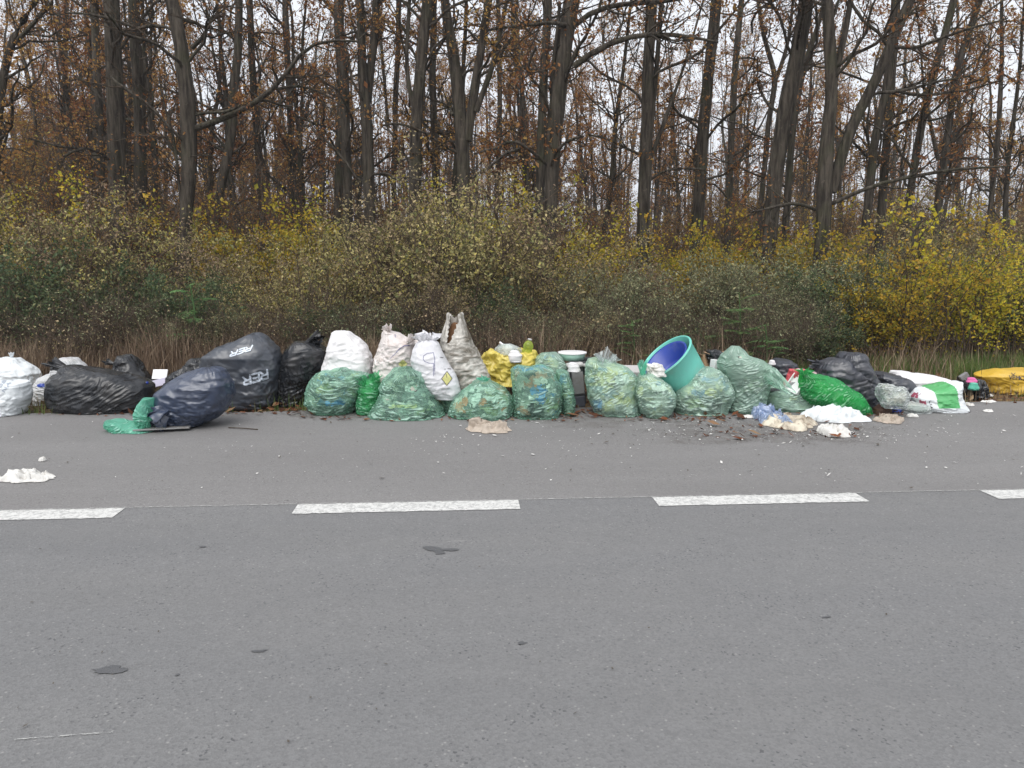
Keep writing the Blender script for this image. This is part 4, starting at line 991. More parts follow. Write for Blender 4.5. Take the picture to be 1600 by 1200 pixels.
# ---- left end: white sacks and black bags
G_BLK, G_GRN, G_WHT = 'black rubbish bags in the dump', 'see-through green rubbish bags in the dump', 'white woven sacks in the dump'
b = bag('white_sack', [(559, 4, 26), (565, -30, 33), (572, -44, 48), (580, -50, 57), (600, -50, 57), (612, -46, 53), (622, -40, 46)], S_COOL, 'tall white plastic sack at the far end behind the printed white sack', 'sack', vb=626, d=.5, eu=1.04, ev=1.05, seed=2, n=3.2, lump=.04, group=G_WHT)
tuft(b, 'tied_corner', atY(18, 562, b.location.y), (.1, 0, 1), .07, .012, .03, S_COOL, 3, 5)
b = bag('white_sack', [(597, -50, 37), (601, -66, 40), (618, -70, 42), (634, -68, 37), (646, -66, 32), (652, -60, 28)], S_COOL, 'white sack with grey printed letters cut off by the picture edge', 'sack', vb=652, d=.42, eu=1.02, ev=1.04, seed=5, n=4.0, lump=.03, group=G_WHT)
decal('printed_text', b, word_cells('NAI', (7, 612), (5, -7), (-3.5, -1.8), 1.6, 1.1)+word_cells('OEX', (1, 606), (4.6, -6), (-3, -1.8), 1.5, 1.1)[:], M_INK)
b = bag('white_carrier_bag', [(582, 76, 86), (590, 62, 92), (604, 54, 96), (620, 46, 96), (631, 43, 92)], F_MILKY, 'small crumpled white carrier bag squeezed between white sack and long black bag', 'bag', vb=634, d=.35, seed=8, eu=1.1, ev=1.12, nr=44, nc=72, inner=C_PALE)
decal('blue_print', b, [(u, v, 1.0) for u in np.arange(58, 73, 1) for v in np.arange(599, 605, 1) if abs(u-66)/8+abs(v-602)/4 < 1.3], M_BLUE)
bag('grey_bag', [(560, 92, 118), (566, 84, 130), (577, 80, 135), (592, 80, 136)], F_MILKY, 'pale grey bag just showing over the top of the long black bag', 'rubbish bag', Y=8.95, d=.4, seed=9, nr=40, nc=64, eu=1.1, ev=1.1, inner=C_PALE)
b = bag('rubbish_bag', [(570, 100, 122), (574, 96, 140), (581, 94, 170), (589, 84, 204), (597, 78, 225), (606, 75, 236), (620, 76, 237), (635, 79, 233), (646, 92, 216), (648, 110, 200)], P_BLACK, 'long black bag lying flat on the asphalt beside the navy one', vb=648, d=.62, eu=1.02, ev=1.06, seed=11, nr=64, nc=132, lump=.045, group=G_BLK)
tuft(b, 'torn_flap', atY(104, 577, b.location.y+.1), (-.9, .1, .3), .17, .05, .085, P_BLACK, 4, 5)
b = bag('rubbish_bag', [(555, 186, 204), (560, 181, 211), (570, 176, 222), (580, 173, 231), (592, 178, 237), (600, 184, 234)], P_BLACK, 'small black bag with a tied ear standing behind the long black bag', Y=9.0, d=.4, z0=606, seed=13, nr=48, nc=80, eu=1.09, ev=1.09, lump=.1, group=G_BLK)
tuft(b, 'tied_ear', atY(181, 570, 8.95), (-1, 0, .35), .12, .018, .05, P_BLACK, 6, 4)
# things lying between the black bags
def slab(name, corners_c, dims, R, mat, label, cat, m2=None):
    g = Geo(); g.box((0, 0, 0), dims); o = link(name, g.mesh(name, [mat], False)); bevel(o, .004)
    o.matrix_world = __import__('mathutils').Matrix.Translation(Vector(corners_c)) @ __import__('mathutils').Matrix(R.tolist()).to_4x4()
    tag(o, label, cat); return o
slab('cardboard_sheet', atY(250, 585, 8.9), (.17, .02, .12), rot('X', -.5), M_FOAM, 'white card sheet poking up behind the lavender board', 'card')
slab('board', atY(242, 600, 8.75), (.34, .1, .02), rot('Y', -.25)@rot('X', .9), M_LAV, 'lavender grey board wedged between long black and navy bags', 'board')
def bottle(name, p, dirn, ln, r, mat, capm, label, cat='bottle', s=14):
    g = Geo(); pr = [(.001, 0), (r*.8, 0), (r, .04*ln), (r, .30*ln), (r*.88, .36*ln), (r*.88, .42*ln), (r, .48*ln), (r, .62*ln), (r*.8, .76*ln), (r*.42, .87*ln), (r*.36, .9*ln), (r*.36, .94*ln)]
    g.lathe(pr, s); g2 = Geo(); g2.lathe([(.001, ln), (r*.42, ln), (r*.42, .93*ln), (r*.3, .93*ln)], s)
    o = link(name, g.mesh(name, [mat])); o.matrix_world = __import__('mathutils').Matrix.Translation(Vector(p)) @ __import__('mathutils').Matrix(frame(dirn).tolist()).to_4x4()
    tag(o, label, cat); link('cap', g2.mesh('cap', [capm]), o); return o
bottle('bottle', atY(212, 603, 8.3), (.9, -.2, .25), .16, .035, M_LGREY, M_BLUE, 'grey bottle with blue cap stuck in the end of the long black bag')

# RER bag, navy bag, third black bag
b = bag('rubbish_bag', [(521, 390, 404), (527, 382, 416), (535, 364, 424), (546, 338, 432), (556, 320, 436), (570, 318, 438), (590, 322, 438), (610, 326, 437), (628, 332, 434), (641, 345, 424)], P_RER, 'biggest slate grey bag printed RER twice in pale upside-down letters', vb=642, d=.66, eu=1.035, ev=1.06, seed=17, nr=72, nc=120, lump=.035, n=2.8, neck=.2, group=G_BLK)
RER = b
decal('printed_letters', b, word_cells('RER', (417, 578), (-13.2, 4.1), (1.6, 12.5), 3.0, 1.0), M_INK)
decal('printed_letters', b, word_cells('RER', (394.5, 540), (-11.5, 3.5), (-3.5, 7.6), 1.9, 1.0), M_INKW)
o = bag('rubbish_bag', [(558, 300, 318), (563, 290, 330), (570, 280, 334), (580, 262, 334), (592, 258, 330)], P_BLACK, 'crumpled black bag mouth bunched between navy bag and RER bag', Y=8.6, d=.4, z0=600, seed=19, nr=52, nc=88, eu=1.2, ev=1.2, lump=.16, teth=.09, group=G_BLK)
b = bag('rubbish_bag', [(571, 316, 338), (576, 302, 350), (586, 284, 357), (600, 262, 362), (614, 245, 363), (630, 239, 360), (644, 239, 353), (658, 248, 337), (669, 262, 318), (676, 280, 302)], P_NAVY, 'navy blue bag lying in front of the RER bag spilling onto the road', vb=674, d=.6, eu=1.03, ev=1.06, seed=23, nr=72, nc=116, lump=.045, n=2.2, group=G_BLK)
tuft(b, 'torn_mouth', atY(262, 640, b.location.y-.18), (-.75, -.55, -.35), .16, .1, .17, P_NAVY, 8, 6, nr=16, nc=80)
slab('board', gnd(256, 667, .03), (.5, .26, .014), rot('Z', .25)@rot('X', -.03), M_GREYP, 'flat grey board lying under the mouth of the navy bag', 'board')
o = bag('red_cloth', [(655, 274, 290), (660, 270, 293), (668, 272, 292)], M_REDCL, 'dark red cloth slipping out under the navy bag', 'cloth', Y=gnd(800, 668)[1]+.04, d=.12, z0=668, seed=25, nr=28, nc=48, eu=1.15, ev=1.15, lump=.15)
b = bag('green_film', [(620, 226, 240), (630, 218, 241), (642, 213, 243), (656, 214, 240), (668, 216, 236), (674, 220, 232)], F_MINT, 'torn mint green film trailing from the navy bag onto the asphalt', 'plastic film', vb=677, d=.24, seed=27, nr=48, nc=64, eu=1.2, ev=1.2, lump=.14, teth=.08)
bag('trailing_film', [(653, 164, 178), (658, 162, 196), (666, 163, 216), (674, 172, 232), (677, 190, 240)], F_MINT, None, vb=678, d=.26, seed=28, nr=40, nc=88, eu=1.2, ev=1.16, lump=.2, teth=.06, parent=b)
for c in list(b.children):
    c.location = Vector(c.location) - b.location
b = bag('rubbish_bag', [(533, 462, 482), (537, 455, 497), (546, 447, 510), (560, 441, 511), (575, 437, 506), (590, 435, 497), (610, 434, 486), (625, 434, 480), (635, 438, 474)], P_BLACK, 'upright black bag with diagonal creases between RER bag and white sack', vb=637, d=.52, eu=1.06, ev=1.02, seed=31, nr=64, nc=100, lump=.045, twist=1.6, group=G_BLK)
tuft(b, 'gathered_top', atY(478, 538, b.location.y), (.75, 0, .35), .17, .05, .09, P_BLACK, 9, 6)

# white sacks on the heap
b = bag('white_sack', [(517, 520, 536), (521, 518, 548), (530, 515, 562), (540, 512, 572), (552, 510, 579), (562, 508, 581), (572, 504, 582), (580, 509, 581), (585, 525, 577)], S_WHITE, 'clean bright white sack resting on top of a green bag', 'sack', Y=8.45, d=.5, z0=586, seed=33, eu=1.04, ev=1.06, lump=.06, n=2.8, group=G_WHT)
b = bag('white_sack', [(513, 601, 613), (516, 599, 624), (524, 596, 634), (533, 592, 645), (545, 588, 647), (558, 583, 646), (572, 583, 644), (585, 585, 640), (599, 592, 632)], S_PINK, 'pinkish soiled white sack with frayed top behind the tallest green bag', 'sack', Y=8.35, d=.45, z0=604, seed=35, eu=1.08, ev=1.09, lump=.09, nr=64, nc=100, group=G_WHT)
W2 = b
decal('yellow_label', b, [(u, v, 1.0) for u in np.arange(623, 636) for v in np.arange(562, 574) if abs(u-629)+abs(v-568) < 8], M_DIAM)
decal('pen_mark', b, strokes_cells([[(610, 560), (618, 552), (624, 545), (632, 540), (640, 540)], [(617, 523), (618, 527)]], lambda x, y: (x, y), .9), M_PEN)
tuft(b, 'frayed_top', atY(607, 520, 8.3), (-.25, -.1, 1), .07, .04, .075, S_PINK, 14, 9, nc=80)
tuft(b, 'frayed_side', atY(636, 536, 8.25), (.75, -.1, .45), .09, .05, .085, S_PINK, 15, 10, nc=80)
b = bag('white_sack', [(530, 657, 677), (535, 651, 684), (545, 645, 689), (558, 642, 696), (570, 645, 703), (582, 650, 711), (594, 657, 717), (605, 666, 720), (614, 677, 717), (620, 686, 706)], S_NUM, 'white sack with blue pen mark and yellow diamond label leaning on the open sack', 'sack', Y=8.12, d=.42, z0=622, seed=37, eu=1.025, ev=1.04, lump=.03, nr=64, nc=96, group=G_WHT, dexp=.7)
decal('pen_mark', b, strokes_cells([[(677, 551), (668, 552), (662, 556), (661, 561), (664, 565), (671, 567.5), (677, 568)], [(677, 551), (679, 560), (679.3, 585)], [(677.3, 568), (677.4, 587)]], lambda x, y: (x, y), .75, .4), M_PEN)
decal('yellow_label', b, [(u, v, .6) for u in np.arange(688, 710, .6) for v in np.arange(580, 604, .6) if abs(u-698)/7.5+abs(v-591.5)/10.5 < 1], M_DIAM)
decal('label_symbol', b, strokes_cells([[(690, 591.5), (698, 580.5), (706, 591.5), (698, 602.5), (690, 591.5)], [(697, 585), (698, 590)], [(694, 577), (696, 577)], [(699, 576), (704, 577)], [(687.5, 558.5), (692, 559)]], lambda x, y: (x, y), .8, .4), M_DARKINK, .006)
tuft(b, 'frayed_top', atY(668, 535, 8.1), (.1, -.1, 1), .085, .075, .13, S_NUM, 16, 11, nc=96)
# tall open sack: mouth faces front left
def mouth(c, Y):
    u = 800+F*c[:, 0]/(c[:, 1]*CP+(CH-c[:, 2])*SP); dep = c[:, 1]*CP+(CH-c[:, 2])*SP
    v = 600+F*((CH-c[:, 2])*CP-c[:, 1]*SP)/dep
    front = c[:, 1] < Y
    slit = (v < 537) & (v > 492) & (u > 702.5-(v-500)*.12+.8*np.sin(v*.9)) & (u < 717-(v-500)*.40+.9*np.sin(v*.7+1))
    return (front & slit) | (v < 497-np.abs(u-710.5)*.95)
b = bag('open_sack', [(488, 700, 722), (500, 697, 727), (512, 693, 731), (524, 690, 736), (535, 688, 741), (548, 691, 748), (560, 697, 754), (575, 707, 762), (590, 714, 768), (610, 722, 773), (618, 726, 772)], S_GRIME, 'tallest grimy white sack standing open with a torn mouth', 'sack', Y=8.3, d=.36, z0=622, seed=41, eu=1.07, ev=1.10, lump=.05, nr=84, nc=100, cut=mouth, g=.001, group=G_WHT)
bag('contents', [(503, 706, 714), (512, 700, 722), (540, 696, 740), (570, 708, 756), (600, 722, 765)], C_DARK, None, Y=8.36, d=.22, z0=618, seed=42, nr=32, nc=48, parent=b)
b.children[0].location = Vector(b.children[0].location) - b.location
b.children[0].data.materials[0] = simple('rusty_soil', (.22, .11, .05), .9, .4, 22, .4)

# green see-through bags, front row from the white sacks to the tub
b = bag('rubbish_bag', [(577, 506, 560), (583, 497, 575), (592, 489, 577), (605, 482, 573), (618, 478, 566), (630, 476, 561), (641, 484, 553), (651, 505, 527)], F_GREEN, 'squat green bag under the clean white sack', neck=.2, vb=651, d=.55, seed=43, inner=C_MIX, ev=1.13, group=G_GRN)
b = bag('rubbish_bag', [(592, 572, 592), (598, 563, 594), (606, 557, 596), (614, 559, 597), (630, 557, 594), (642, 559, 590), (650, 565, 582)], F_BRIGHT, 'smallest green bag tied with loops between two large green ones', neck=.2, vb=650, d=.34, seed=45, inner=C_GREENY, nr=48, nc=72, eu=1.12, ev=1.12, group=G_GRN)
b.data.materials[0] = film('grass_green_film', (.35, .82, .50), (.12, .48, .24), .45)
tuft(b, 'tied_loop', atY(572, 606, b.location.y-.1), (-.5, -.4, .7), .12, .02, .07, b.data.materials[0], 17, 4)
tuft(b, 'tied_loop', atY(580, 600, b.location.y-.05), (.5, -.2, .9), .12, .02, .07, b.data.materials[0], 18, 4)
b = bag('rubbish_bag', [(576, 624, 650), (580, 612, 659), (590, 598, 665), (603, 592, 667), (613, 595, 673), (625, 591, 682), (640, 583, 692), (652, 577, 697), (657, 582, 693)], F_GREEN, 'large spreading green bag with bulging top below the soiled white sack', neck=.2, vb=657, d=.62, seed=47, inner=C_DARK, nr=68, nc=116, ev=1.13, eu=1.08, group=G_GRN)
b = bag('rubbish_bag', [(606, 694, 722), (616, 690, 728), (632, 688, 728), (646, 692, 726), (655, 698, 722)], F_GREEN, 'dull green bag mostly hidden under the white sack with diamond label', Y=8.25, d=.4, seed=49, inner=C_DARK, nr=44, nc=72, ev=1.12, group=G_GRN)
b = bag('rubbish_bag', [(591, 748, 767), (597, 738, 777), (607, 728, 791), (620, 718, 800), (635, 707, 802), (648, 702, 800), (656, 708, 792)], F_GREEN, 'round green bag showing orange and white packaging with radiating top pleats', neck=.2, vb=657, d=.55, seed=51, inner=C_ORNG, nr=60, nc=104, eu=1.1, ev=1.08, group=G_GRN)
tuft(b, 'tied_top', atY(757, 597, b.location.y-.02), (-.1, -.3, 1), .05, .02, .06, F_MINT, 19, 8)
b = bag('rubbish_bag', [(572, 808, 850), (577, 800, 861), (586, 798, 868), (600, 799, 874), (615, 800, 877), (630, 799, 878), (643, 800, 877), (652, 803, 872), (656, 812, 862)], F_GREEN, 'boxy green bag with a blue packet and black patch showing inside', neck=.2, vb=656, d=.52, seed=53, inner=C_BLUE, nr=64, nc=104, n=3.0, ev=1.11, group=G_GRN)
b = bag('rubbish_bag', [(551, 846, 870), (556, 838, 878), (566, 834, 886), (580, 842, 890), (596, 846, 890)], F_PALE, 'pale green bag peeping over the boxy green bag beside the yellow one', Y=8.6, d=.42, z0=606, seed=55, inner=C_MIX, nr=44, nc=76, eu=1.12, ev=1.12, group=G_GRN)
b = bag('rubbish_bag', [(580, 870, 887), (590, 868, 891), (608, 872, 896), (630, 875, 898), (648, 878, 896)], F_GREEN, 'narrow green bag with stacked folds beside the grey appliance', neck=.2, vb=650, d=.4, seed=57, inner=C_MIX, nr=56, nc=72, ev=1.2, eu=1.04, group=G_GRN)
b = bag('rubbish_bag', [(562, 920, 950), (567, 916, 966), (576, 917, 983), (590, 916, 996), (604, 917, 996), (620, 919, 993), (635, 923, 997), (647, 930, 1001), (653, 940, 995)], F_PALE, 'tall green bag with yellowish packaging in front of the grey appliance', neck=.2, vb=653, d=.58, seed=59, inner=C_YEL, nr=68, nc=108, eu=1.09, ev=1.09, twist=.7, group=G_GRN)
tuft(b, 'tied_top', atY(944, 572, b.location.y), (.2, -.2, .6), .13, .05, .14, F_CLEAR, 20, 7)
b = bag('rubbish_bag', [(585, 999, 1018), (592, 996, 1034), (602, 993, 1047), (614, 991, 1054), (630, 994, 1054), (643, 1001, 1048), (655, 1012, 1036)], F_PALE, 'round knotted green bag standing before the turquoise tub', neck=.2, vb=656, d=.46, seed=61, inner=C_MIX, nr=60, nc=96, ev=1.12, group=G_GRN)
tuft(b, 'knot', atY(1005, 588, b.location.y), (-.05, -.05, 1), .14, .025, .04, F_MINT, 21, 5, flat=.8)
b = bag('rubbish_bag', [(574, 1095, 1111), (579, 1083, 1123), (588, 1075, 1133), (600, 1066, 1140), (612, 1057, 1144), (622, 1053, 1144), (635, 1052, 1136), (645, 1056, 1132), (650, 1066, 1125)], F_PALE, 'wide green bag leaning under the turquoise tub', neck=.2, vb=651, d=.56, seed=63, inner=C_MIX, nr=64, nc=108, ev=1.11, eu=1.08, group=G_GRN)
b = bag('rubbish_bag', [(539, 1144, 1155), (545, 1137, 1161), (555, 1129, 1167), (564, 1125, 1192), (572, 1124, 1204), (582, 1126, 1206), (595, 1130, 1206), (610, 1136, 1200), (625, 1137, 1195), (638, 1134, 1187), (647, 1139, 1176)], F_PUFF, 'tallest green bag with pale puffed top right of the wide green bag', neck=.2, vb=649, d=.5, seed=65, inner=C_DARK, nr=76, nc=108, ev=1.08, eu=1.06, teth=.08, group=G_GRN)
tuft(b, 'trailing_end', atY(1200, 582, b.location.y-.15), (.7, -.3, -.62), .26, .13, .06, F_PALE, 22, 5)
b = bag('rubbish_bag', [(606, 1202, 1250), (612, 1195, 1262), (622, 1190, 1275), (632, 1188, 1285), (641, 1192, 1282)], F_PALE, 'low green bag half hidden behind the bright green bag', neck=.2, vb=644, d=.5, seed=67, inner=C_MIX, nr=48, nc=100, ev=1.12, group=G_GRN)
b = bag('rubbish_bag', [(581, 1254, 1270), (585, 1253, 1293), (595, 1252, 1312), (606, 1251, 1326), (618, 1254, 1338), (630, 1266, 1347), (640, 1285, 1355), (647, 1306, 1357), (650, 1320, 1352)], F_BRIGHT, 'vivid bright green bag lying slanted against the black bag', neck=.2, vb=650, d=.5, seed=69, inner=C_GREENY, nr=64, nc=112, ev=1.07, eu=1.09, group=G_GRN)
tuft(b, 'tied_top', atY(1259, 588, b.location.y-.02), (-.3, -.2, .8), .07, .03, .07, F_BRIGHT, 23, 6)

# yellow bag and what lies on it
b = bag('rubbish_bag', [(547, 758, 836), (551, 754, 842), (560, 751, 848), (570, 755, 853), (580, 762, 853), (590, 768, 848)], P_YEL, 'yellow bag slumped open behind the round green bags', Y=8.65, d=.5, z0=600, seed=71, eu=1.16, ev=1.16, lump=.16, ls=7, nr=60, nc=112, teth=.1)
bag('clear_bag', [(536, 780, 800), (540, 775, 812), (547, 774, 816), (554, 778, 814)], F_CLEAR, 'crumpled clear bag lying on the yellow bag', 'bag', Y=8.6, d=.25, z0=560, seed=73, eu=1.2, ev=1.2, lump=.15, nr=40, nc=64, inner=C_PALE)
bag('white_package', [(547, 798, 810), (552, 795, 815), (558, 796, 815), (564, 800, 812)], S_WHITE, 'small round white package on the yellow bag', 'package', Y=8.45, d=.16, z0=566, seed=75, nr=32, nc=48, lump=.1)
bottle('bottle', atY(822, 556, 8.6), (.22, -.1, 1), .2, .058, M_GLASS, M_LGREY, 'yellowish green plastic bottle standing on the yellow bag')
def tube_obj(name, pts, r, mat, label, cat, s=8):
    pts = np.array(pts, float); V, fa = tubes(pts[None], np.full((1, len(pts)), r), s)
    return tag(link(name, mesh_np(name, V, [(fa, 0)], [mat])), label, cat)
tube_obj('stick', [atY(781, 535, 8.62), atY(793, 544, 8.55)], .012, M_WHITEP, 'short white stick poking out of the clear bag', 'stick')
# plastic tub with white lid
def pail():
    g = Geo(); c = atY(894, 562, 8.75)
    g.lathe([(.001, 0), (.13, 0), (.155, .10), (.155, .11)], 36)
    o = link('tub', g.mesh('tub', [M_TEALP])); o.location = c
    tag(o, 'pale mint tub with a white lid at the back of the heap', 'tub')
    g = Geo(); g.lathe([(.158, .098), (.165, .10), (.165, .125), (.15, .13), (.001, .126)], 36); link('lid', g.mesh('lid', [M_WHITEP]), o)
    o.scale = (1, 1, .72)
M_TEALP = simple('mint_plastic', (.45, .72, .60), .4, .1, 6)
pail()
# charcoal printer tray with ribs
def crate():
    c = atY(926, 572, 8.75); o = empty('plastic_crate', c, 'charcoal ribbed plastic crate lying behind the tall yellowish green bag', 'crate')
    R = rot('Z', -.12)
    def part(n, cc, dd, m=M_CRATE):
        g = Geo(); g.box(R@np.array(cc), dd, R); p = link(n, g.mesh(n, [m], False), o); bevel(p, .004); return p
    part('base', (0, 0, -.07), (.52, .34, .02)); part('back', (0, .165, .0), (.52, .015, .14)); part('front', (0, -.165, -.01), (.52, .012, .12))
    part('side', (-.255, 0, 0), (.015, .315, .14)); part('side', (.255, 0, 0), (.015, .315, .14))
    for k in range(13): part('rib', (-.23+.0383*k, -.178, -.005), (.009, .014, .105))
    part('rim', (0, -.172, .062), (.54, .03, .02)); part('rim', (0, .172, .076), (.54, .03, .014))
crate()
o = slab('board', atY(981, 579, 8.7), (.28, .26, .05), rot('Z', -.1)@rot('X', .18), M_LGREY, 'pale grey panel between the tall green bag and the tub', 'panel')
# old grey appliance standing on end
def appliance():
    c = gnd(908, 640); c[1] += .16; o = empty('appliance', (c[0], c[1], 0), 'dusty grey appliance standing on end among the green bags', 'appliance')
    R = rot('Y', -.10)@rot('X', -.08)
    def part(n, cc, dd, m, Rr=R, bv=.008):
        g = Geo(); g.box(Rr@np.array(cc), dd, Rr); p = link(n, g.mesh(n, [m], False), o); bevel(p, bv); return p
    part('body', (0, .05, .24), (.15, .12, .42), M_CRATE); part('front_panel', (.005, -.018, .27), (.128, .03, .25), M_GREYP)
    part('base', (.0, .02, .06), (.125, .1, .12), simple('dark_blue_grey', (.06, .065, .085), .5, .2, 10))
    part('handle_slot', (.0, -.036, .30), (.032, .006, .008), M_CRATE, R@rot('Y', -.4), .002)
    part('side_rail', (-.088, .0, .24), (.02, .05, .46), M_GREYP); part('top_cap', (-.015, .02, .475), (.19, .2, .05), M_LGREY, R, .02)
    part('tray', (.08, .03, .46), (.13, .13, .03), M_LGREY); part('knob', (.0, -.03, .41), (.035, .03, .05), M_WHITEP, R, .014)
appliance()
bag('white_package', [(566, 890, 900), (569, 888, 904), (574, 888, 907), (578, 890, 906)], S_WHITE, 'small white bundle on top of the grey appliance', 'package', Y=8.25, d=.14, z0=580, seed=77, nr=28, nc=40, lump=.1)

# turquoise tub with blue basin inside
def tub():
    axis = np.array([-.65, -.20, .735]); R = frame(axis); c0 = atY(1076, 600, 8.35)
    o = empty('wash_tub', c0, 'large turquoise tub tipped on the heap with a blue basin inside', 'tub')
    def part(n, prof, m, nn=64):
        g = Geo(); g.lathe(prof, nn, R); return link(n, g.mesh(n, [m]), o)
    H, r0, r1 = .43, .25, .315
    part('tub_wall', [(.001, 0), (r0-.03, 0), (r0, .025), (r0+(r1-r0)*.5, H*.5), (r1, H), (r1+.006, H+.004), (r1-.004, H+.008), (r1-.012, H), (r0+(r1-r0)*.5-.012, H*.5), (r0-.012, .03), (.001, .02)], M_TURQ)
    p = part('rim_bead', [(r1+.002, H-.016), (r1+.011, H-.010), (r1+.011, H-.002), (r1+.004, H+.002)], M_TURQ)
    # basin: pushed into the tub, tilted a little
    ax2 = np.array([-.655, -.24, .715]); R2 = frame(ax2); g = Geo()
    g.lathe([(.001, .17), (.17, .17), (.19, .19), (.245, .36), (.268, .365), (.27, .352), (.25, .35), (.195, .175), (.18, .16), (.001, .16)], 56, R2, R@np.array([.0, -.015, .055]))
    bo = link('wash_basin', g.mesh('wash_basin', [M_BLUE])); bo.location = c0; tag(bo, 'royal blue basin nested inside the tipped turquoise tub', 'basin')
    for s in (-.35,):
        g = Geo(); g.box(R2@np.array([.16, .16, .345]) + R@np.array([0, -.02, .02]), (.14, .018, .012), R2@rot('Z', 2.3)); link('grip', g.mesh('grip', [M_BLUE], False), bo)
tub()
bag('paper', [(568, 1012, 1034), (573, 1008, 1042), (580, 1010, 1042), (586, 1016, 1034)], S_DIRTYW, 'crumpled white paper lying in the blue basin', 'paper', Y=8.02, d=.14, z0=588, seed=79, nr=36, nc=64, eu=1.25, ev=1.25, lump=.25, ls=12)

# cardboard, black bag end and white box right of the tub
def carton():
    c = atY(1108, 566, 8.75); o = empty('cardboard_box', c, 'torn brown cardboard box behind the tub and wide green bag', 'box')
    R = rot('Z', .35)@rot('X', -.25)
    def part(n, cc, dd, Rr=R):
        g = Geo(); g.box(R@np.array(cc), dd, Rr); p = link(n, g.mesh(n, [M_CARD], False), o); bevel(p, .003); return p
    part('side', (0, -.1, 0), (.26, .008, .16)); part('side', (0, .1, 0), (.26, .008, .16)); part('end', (-.13, 0, 0), (.008, .192, .16)); part('end', (.13, 0, 0), (.008, .192, .16)); part('bottom', (0, 0, -.08), (.26, .2, .008))
    part('flap', (0, -.15, .09), (.25, .11, .006), R@rot('X', .35)); part('flap', (-.17, 0, .09), (.09, .19, .006), R@rot('Y', .5))
carton()
bag('rubbish_bag', [(545, 1104, 1124), (549, 1102, 1132), (555, 1104, 1134), (561, 1108, 1130)], P_BLACK, 'small black bag behind the cardboard box', Y=8.62, d=.22, z0=566, seed=81, nr=36, nc=64, lump=.12, group=G_BLK)
o = slab('carton', atY(1119, 570, 8.45), (.10, .1, .11), rot('Z', .3)@rot('Y', .12), M_FOAM, 'small white foam box beside the tallest green bag', 'box')

# right part: black bags, red netting, plates
b = bag('rubbish_bag', [(561, 1213, 1235), (566, 1205, 1243), (575, 1203, 1246), (588, 1206, 1243), (598, 1212, 1236)], P_DGREY, 'small round dark grey bag behind the red netting', Y=8.75, d=.4, z0=604, seed=83, nr=48, nc=80, eu=1.1, ev=1.1, group=G_BLK)
bag('white_scrap', [(563, 1204, 1209), (566, 1202, 1211), (569, 1203, 1210)], S_WHITE, 'small white scrap beside the round dark grey bag', 'scrap', Y=8.55, d=.06, z0=570, seed=84, nr=20, nc=28)
bag('red_netting', [(577, 1236, 1258), (583, 1232, 1256), (592, 1228, 1250), (600, 1226, 1246), (605, 1228, 1242)], M_RED, 'crumpled red and pink netting beside the white tray', 'netting', Y=8.38, d=.2, z0=607, seed=85, nr=48, nc=72, eu=1.25, ev=1.25, lump=.2, ls=12)
bag('pink_bottle_sleeve', [(577, 1246, 1262), (580, 1244, 1276), (584, 1250, 1277), (587, 1258, 1270)], plastic('pale_pink_film', (.70, .50, .54), .4, .5, 14), 'pale pink plastic sleeve lying above the white tray', 'film', Y=8.5, d=.16, z0=589, seed=86, nr=32, nc=56, eu=1.15, ev=1.15, lump=.12)
def tray():
    c = atY(1247, 598, 8.25); o = empty('white_tray', c, 'white foam tray tipped up beside the bright green bag', 'tray')
    R = rot('Z', .15)@rot('Y', -.95)@rot('X', .55)
    def part(n, cc, dd):
        g = Geo(); g.box(R@np.array(cc), dd, R); p = link(n, g.mesh(n, [M_WHITEP], False), o); bevel(p, .004)
    part('base', (0, 0, 0), (.25, .15, .012)); part('side', (0, .08, .02), (.25, .012, .05)); part('side', (0, -.08, .02), (.25, .012, .05)); part('end', (.128, 0, .02), (.012, .148, .05)); part('end', (-.128, 0, .02), (.012, .148, .05))
tray()
slab('grey_box', atY(1243, 606, 8.33), (.16, .14, .15), rot('Z', -.2)@rot('Y', -.1), simple('dull_grey_board', (.30, .30, .31), .7, .15, 8), 'dull grey box under the white tray', 'box')
slab('board', atY(1213, 609, 8.33), (.3, .12, .015), rot('Z', .1), M_CRATE, 'thin black board resting on the low green bag', 'board')
b = bag('rubbish_bag', [(551, 1318, 1346), (556, 1313, 1352), (568, 1311, 1356), (580, 1316, 1362), (600, 1326, 1373), (625, 1336, 1376), (638, 1344, 1374)], P_DGREY, 'tall dark grey bag with bunched top at the back of the black pair', Y=8.45, d=.45, seed=87, nr=68, nc=96, eu=1.11, ev=1.11, lump=.09, twist=-.8, group=G_BLK)
b = bag('rubbish_bag', [(558, 1296, 1318), (564, 1284, 1330), (573, 1278, 1340), (586, 1276, 1352), (600, 1284, 1361), (615, 1298, 1368), (630, 1316, 1373), (640, 1338, 1372)], P_DGREY, 'broad dark grey bag leaning behind the bright green bag', vb=642, d=.5, seed=89, nr=68, nc=108, eu=1.06, ev=1.06, lump=.05, twist=-.6, group=G_BLK)
tuft(b, 'tied_ear', atY(1289, 569, b.location.y+.05), (-1, 0, .05), .14, .03, .06, P_DGREY, 24, 5)
b = bag('rubbish_bag', [(581, 1369, 1386), (586, 1366, 1400), (594, 1367, 1418), (605, 1371, 1431), (618, 1376, 1436), (632, 1384, 1434)], P_DGREY, 'low creased dark grey bag in front of the long white sack', vb=636, d=.5, seed=91, nr=56, nc=96, eu=1.1, ev=1.14, lump=.06, group=G_BLK)
bag('clear_bag', [(597, 1376, 1394), (602, 1373, 1411), (612, 1372, 1418), (622, 1373, 1418), (633, 1380, 1412)], F_CLEAR, 'crumpled clear bag on the low creased dark grey bag', 'bag', Y=7.95, d=.3, z0=636, seed=93, nr=48, nc=80, eu=1.2, ev=1.2, lump=.16, teth=.08, inner=C_PALE)
